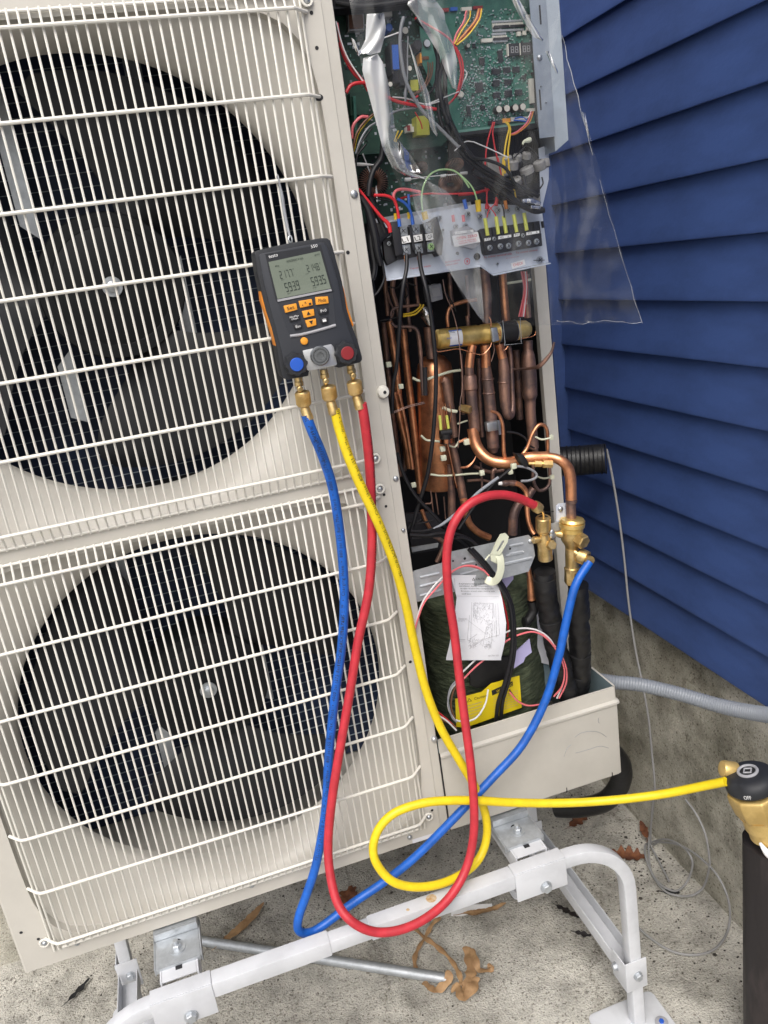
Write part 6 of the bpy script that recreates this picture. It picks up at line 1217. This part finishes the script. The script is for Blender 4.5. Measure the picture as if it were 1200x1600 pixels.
glint_folds = [  # creases shaped along sky reflections, the glint put into their whitish colour
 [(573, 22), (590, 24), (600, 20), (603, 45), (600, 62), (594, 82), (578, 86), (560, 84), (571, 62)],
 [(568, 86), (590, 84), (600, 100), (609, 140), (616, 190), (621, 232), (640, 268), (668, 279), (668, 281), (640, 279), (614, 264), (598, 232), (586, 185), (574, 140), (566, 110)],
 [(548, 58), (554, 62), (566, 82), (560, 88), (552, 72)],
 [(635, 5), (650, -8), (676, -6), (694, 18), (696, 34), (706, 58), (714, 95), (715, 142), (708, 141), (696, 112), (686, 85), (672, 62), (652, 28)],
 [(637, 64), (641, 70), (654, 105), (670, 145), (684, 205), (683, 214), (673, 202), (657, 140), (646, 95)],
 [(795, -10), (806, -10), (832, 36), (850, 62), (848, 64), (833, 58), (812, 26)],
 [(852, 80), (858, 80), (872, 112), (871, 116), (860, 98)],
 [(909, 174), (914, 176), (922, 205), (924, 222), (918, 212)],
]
for i, fl_ in enumerate(glint_folds):
    sheet(fl_, lambda u, v, i=i: -.004 - .004 * math.sin(u * math.pi) + .0015 * math.sin(u * 9 + v * 7 + i), 14, 30).build('film_sheen_fold', M['filmglint'], film, sharp=80)
M['filmsheen'] = film_mat('sky_sheen_film', 0.16, 1.2, 0.5)  # milky tone paints the sky's sheen on the film
for fl_ in ([(640, 285), (668, 282), (700, 300), (722, 330), (745, 380), (752, 440), (757, 504), (748, 495), (715, 445), (680, 390), (650, 330)], [(620, 215), (640, 240), (660, 272), (640, 268), (622, 245)]):
    sheet(fl_, lambda u, v: -.003 + .003 * math.sin(u * 5 + v * 6), 20, 40).build('film_sheen_fold', M['filmsheen'], film, sharp=80)

# ------------------------------------------------------------------ leaflet
lf = thing('leaflet', 'white caution leaflet with a line drawing tucked under the nylon cable clamp', 'leaflet', at(740, 1000, 0))
lo_ = [(340, 205), (520, 200), (660, 205), (735, 275), (770, 400), (805, 600), (795, 760), (758, 918), (500, 912), (303, 902), (330, 790), (370, 600), (392, 390), (360, 270)]
def lY(x, y): return .004 + .006 * math.sin(y / 150) + .004 * math.sin(x / 90 + y / 300)
def lpaper():
    y0, y1 = 205, 915; v = []; f = []; nx, ny = 16, 30
    for k in range(ny + 1):
        y = y0 + (y1 - y0) * k / ny; y_ = min(max(y, 205.5), 900.5); X = []
        for i in range(len(lo_)):
            a, b_ = lo_[i], lo_[(i + 1) % len(lo_)]
            if (a[1] > y_) != (b_[1] > y_): X.append(a[0] + (b_[0] - a[0]) * (y_ - a[1]) / (b_[1] - a[1]))
        for i in range(nx + 1): x = min(X) + (max(X) - min(X)) * i / nx; v.append(at(*cL(x, y), lY(x, y)))
    for k in range(ny):
        for i in range(nx): f.append((k * (nx + 1) + i, k * (nx + 1) + i + 1, (k + 1) * (nx + 1) + i + 1, (k + 1) * (nx + 1) + i))
    return MB().add(v, f)
lpaper().build('paper_sheet', M['paper'], lf, sharp=80)
def ltx(s, x0, y0, x1, y1, h, m='greyprint'): Y = min(lY(x0, y0), lY(x1, y1), lY((x0 + x1) / 2, y0)) - .0012; return tx(s, cL, (x0, y0), (x1, y1), (x0 - h * .15, y0 - h), Y, m, lf, name='print')
ltx('CAUTION', 552, 246, 650, 246, 18, 'ink')
MB().add([at(*cL(x, y), .0) for x, y in ((520, 250), (546, 250), (533, 226), (526, 246), (540, 246), (533, 234))], [(0, 1, 4, 3), (1, 2, 5, 4), (2, 0, 3, 5)]).build('print', M['ink'], lf)
for i, s in enumerate(('A maintenance worker is attention', 'parameters during components', 'the upper 10 inches before closing the cover', 'Structure, around wear a setting scale', 'could occur.')):
    ltx(s, 410 + 6 * i, 282 + 21 * i, (640, 660, 700, 710, 515)[i], 284 + 21 * i, 13, 'ink')
def seg(a, b_, w_=1.6): 
    Y = min(lY(*a), lY(*b_)) - .0010; p, q = at(*cL(*a), Y), at(*cL(*b_), Y); return p, q, wid(cL, w_, p)
b = MB(); rnd = random.Random(11)
L0 = [((518, 432), (508, 760)), ((530, 440), (698, 440)), ((698, 440), (704, 560)), ((535, 440), (532, 560)), ((690, 445), (690, 570)), ((735, 440), (748, 700)), ((508, 760), (480, 745)), ((480, 745), (500, 540)), ((715, 450), (725, 720)), ((490, 585), (640, 700)), ((490, 580), (410, 572)), ((500, 820), (620, 740)), ((620, 740), (745, 705)), ((640, 640), (690, 600)), ((640, 640), (610, 800)), ((690, 620), (680, 780)), ((705, 590), (705, 690)), ((722, 580), (722, 690)), ((400, 742), (465, 742)), ((560, 700), (500, 740)), ((390, 300 + 80), (740, 385)), ((375, 232), (382, 372))]
for a, c_ in L0: p, q, w_ = seg(a, c_); b.beam(p, q, w_ * 2, .0002, (0, 1, 0))
for k in range(240):
    cx, cy, sx, sy = rnd.choice(((560, 490, 26, 55), (620, 470, 60, 30), (640, 560, 55, 55), (560, 540, 25, 70), (560, 770, 55, 40), (650, 790, 30, 25), (665, 690, 25, 80), (525, 780, 30, 30)))
    a = (cx + rnd.uniform(-sx, sx), cy + rnd.uniform(-sy, sy)); c_ = (a[0] + rnd.uniform(-18, 18), a[1] + rnd.uniform(-18, 18)); p, q, w_ = seg(a, c_, 1.1); b.beam(p, q, w_ * 2, .0002, (0, 1, 0))
b.build('print', M['greyprint'], lf); ltx('Discharge', 408, 572, 480, 574, 12); ltx('pipe', 408, 592, 462, 592, 11); ltx('Compressor', 398, 744, 462, 746, 10); ltx('WC79A 00G', 655, 885, 742, 878, 12)
poly_ = [(655, 620), (690, 600), (700, 740), (620, 800)]
MB().add([at(*cL(x, y), -.0035) for x, y in [(648, 630), (684, 612), (676, 780), (618, 800)]], [(0, 1, 2, 3)]).build('print', M['paper'], lf) if False else None

# ------------------------------------------------------------------ rod, tape, leaves, scraps on the slab
rod = MB().tube([atz(300, 1468, .013), atz(500, 1498, .013), atz(703, 1530, .013)], .0105, 16, 4).build('steel_rod', M['galv']); tag(rod, 'bare galvanised steel tube lying on the concrete under the stand', 'metal tube')
def ribbon(name, cr, ps, w_, m, lab, cat, parent=None, group=None, h=.006, twist=.5, seed=1):
    P = smooth([atz(*cr(*p[:2]), p[2] if len(p) > 2 else h) for p in ps], 6); v = []; f = []; rnd = random.Random(seed)
    n = len(P)
    for i, p in enumerate(P):
        d = (P[min(i + 1, n - 1)] - P[max(i - 1, 0)]).normalized(); s_ = d.cross(V((0, 0, 1))).normalized(); a = twist * math.sin(i * .35 + seed); ww = w_ * (1 + .25 * math.sin(i * .9 + seed)) * (1 if 0 < i < n - 1 else .6)
        e = s_ * math.cos(a) + V((0, 0, 1)) * math.sin(a)
        for k in (-1, 0, 1): v.append(p + e * ww / 2 * k + V((0, 0, .002 * (1 - abs(k)) + abs(math.sin(a)) * ww / 2)))
    for i in range(n - 1):
        for k in (0, 1): f.append((3 * i + k, 3 * i + k + 1, 3 * i + 4 + k, 3 * i + 3 + k))
    return MB().add(v, f).build(name, M[m], parent, sharp=60)
tp = thing('masking_tape', 'crumpled tangle of old tan masking tape around the end of the steel tube', 'tape', atz(720, 1500))
for i, (ps, w_) in enumerate((([(590, 60), (530, 120), (480, 210), (430, 290), (405, 370), (415, 440)], .009), ([(400, 140), (480, 210), (560, 270), (640, 340), (700, 420), (735, 500), (740, 560)], .010), ([(780, 280), (800, 360), (810, 450), (800, 520), (770, 620, .01)], .020), ([(820, 290, .02), (850, 400, .02), (880, 450, .015), (950, 440, .02), (940, 400, .03)], .014), ([(640, 450, .03), (650, 520, .02), (590, 580, .008), (530, 580), (470, 530)], .016), ([(680, 560), (720, 590), (760, 640), (830, 560), (840, 500)], .020))):
    ribbon('tape_strip', cF, ps, w_, 'tape', None, None, tp, seed=i, h=.012, twist=.35)
def leafmesh(cr, ps, lab, lobes, L_, Wd, ang, cat='leaf', m='leaf', h=.004, seed=0, group=None):
    c_ = atz(*cr(*ps), h); rnd = random.Random(seed); v = []; f = []; NS, NT = 26, 4
    curl, roll = rnd.uniform(2, 5), rnd.uniform(8, 16)
    for i in range(NS + 1):
        t = i / NS; w0 = math.sin(math.pi * min(1, t * .93 + .05)) ** .7
        if lobes: w0 *= .45 + .55 * abs(math.sin(t * math.pi * lobes * .5 + .4)) ** 1.3
        w0 *= 1 + .12 * rnd.uniform(-1, 1)
        for k in range(-NT, NT + 1):
            y = k / NT * w0 * Wd / 2; x = (t - .5) * L_ + (abs(k) / NT) * L_ * .06 * (1 if lobes else 0)
            z = roll * y * y + curl * x * x * .6 + .0035 * noise.noise(V((x * 60, y * 60, seed))) - (.0006 if k == 0 else 0)
            v.append(V((x, y, z)))
    W_ = 2 * NT + 1
    for i in range(NS):
        for k in range(W_ - 1): f.append((i * W_ + k, i * W_ + k + 1, (i + 1) * W_ + k + 1, (i + 1) * W_ + k))
    Rm = Matrix.Rotation(R_(ang), 3, 'Z') @ Matrix.Rotation(R_(rnd.uniform(-12, 12)), 3, 'X'); v = [c_ + Rm @ p + V((0, 0, .002)) for p in v]
    b = MB().add(v, f); st = c_ + Rm @ V((-L_ / 2, 0, curl * L_ * L_ * .15)); b.tube([st + V((0, 0, .002)), st + Rm @ V((-L_ * .12, .001, 0)) + V((0, 0, .001)), st + Rm @ V((-L_ * .22, .004, 0))], [.0009, .0007, .0006], 5, 3)
    o = b.build('dry_leaf', M[m], None, sharp=60); tag(o, lab, cat, group); return o
G_ = 'dry leaves fallen on the concrete'
leafmesh(cS1, (1030, 390), 'brown lobed oak leaf lying just right of the stand bend', 9, .085, .05, -35, seed=1, group=G_)
leafmesh(cS1, (1145, 230), 'narrow curled brown leaf standing by the foundation beside the grey cable', 0, .06, .018, 70, seed=2, group=G_, h=.02)
leafmesh(cS1, (735, 170), 'dark brown leaf in the shade below the yellow hose', 7, .07, .035, 20, seed=3, group=G_)
leafmesh(crop(120, 1200, 2.4), (1010, 500), 'brown leaf half hidden behind the blue and red hoses', 7, .08, .06, 50, seed=4, group=G_)
leafmesh(crop(120, 1200, 2.4), (630, 590), 'long pale tan leaf lying left of the blue hose loop', 0, .13, .028, 35, m='tape', seed=5, group=G_)
leafmesh(crop(560, 1200, 2.222), (440, 498), 'thin tan dry leaf beside the white scrap under the rail', 0, .10, .018, -8, m='tape', seed=6, group=G_)
leafmesh(crop(0, 1350, 3.75), (460, 745), 'black curled leaf scrap on the concrete at the bottom left', 5, .06, .016, 45, m='cable', seed=7, group=G_)
leafmesh(cW, (290, 870), 'small black leaf scrap inside the grey cable coil', 5, .035, .02, -30, m='cable', seed=8, group=G_)
leafmesh(cS1, (920, 420), 'small brown leaf piece under the curve of the stand tube', 5, .03, .02, 10, seed=9, group=G_)
leafmesh(cS1, (665, 740), 'dark rotted leaf in a crack behind the stand leg', 7, .06, .02, -60, m='darkwood', seed=10, group=G_)
leafmesh(cS1, (760, 880), 'dark rotted leaf crumb between the stand legs', 5, .035, .014, -40, m='darkwood', seed=12, group=G_)
o = MB().prism([atz(*cS1(x, y), .002) for x, y in ((-60, 700), (195, 690), (200, 725), (0, 765), (-60, 765))], (0, 0, .001)).build('paper_scrap', M['whiteprint']); tag(o, 'white paper scrap on the concrete under the stand rail', 'paper scrap')
# pebbles and grit
def grit(n, seed, name, m, smin, smax, lab, reg):
    rnd = random.Random(seed); b = MB()
    for k in range(n):
        x, y = rnd.uniform(*reg[0]), rnd.uniform(*reg[1])
        if noise.noise(V((x * 3, y * 3, seed))) < rnd.uniform(-.35, .3): continue
        r = rnd.uniform(smin, smax) * (1 if rnd.random() > .1 else 1.8); z = .004 * noise.noise(V((x * 5, y * 5, 0))) - .0015 + r * .3
        a = rnd.random() * 6; v = []
        for j in range(5): t = a + j * 1.257; v.append((x + r * math.cos(t) * rnd.uniform(.7, 1.1), y + r * math.sin(t) * rnd.uniform(.7, 1.1), z))
        v += [(x, y, z + r * rnd.uniform(.4, .8)), (x, y, z - r)]
        b.add(v, [(j, (j + 1) % 5, 5) for j in range(5)] + [((j + 1) % 5, j, 6) for j in range(5)])
    o = b.build(name, M[m], sharp=20); tag(o, lab, 'grit', kind='stuff')
M['grit'] = mat('pale_grit', (0.36, 0.34, 0.30), 0.9, var=0.5, vs_=90); M['gritdk'] = mat('dark_grit', (0.07, 0.06, 0.05), 0.9, var=0.6, vs_=90)
grit(9000, 5, 'gravel', 'grit', .0008, .0028, 'pale loose grit scattered over the concrete slab', ((-.75, .88), (-.35, .56)))
grit(2200, 6, 'dark_debris', 'gritdk', .0008, .0030, 'dark crumbs of dirt scattered over the concrete slab', ((-.75, .88), (-.35, .56)))

grit(2600, 9, 'dirt_line', 'gritdk', .0008, .0034, 'dark dirt gathered where the slab meets the foundation', ((.76, .895), (-.4, .57)))
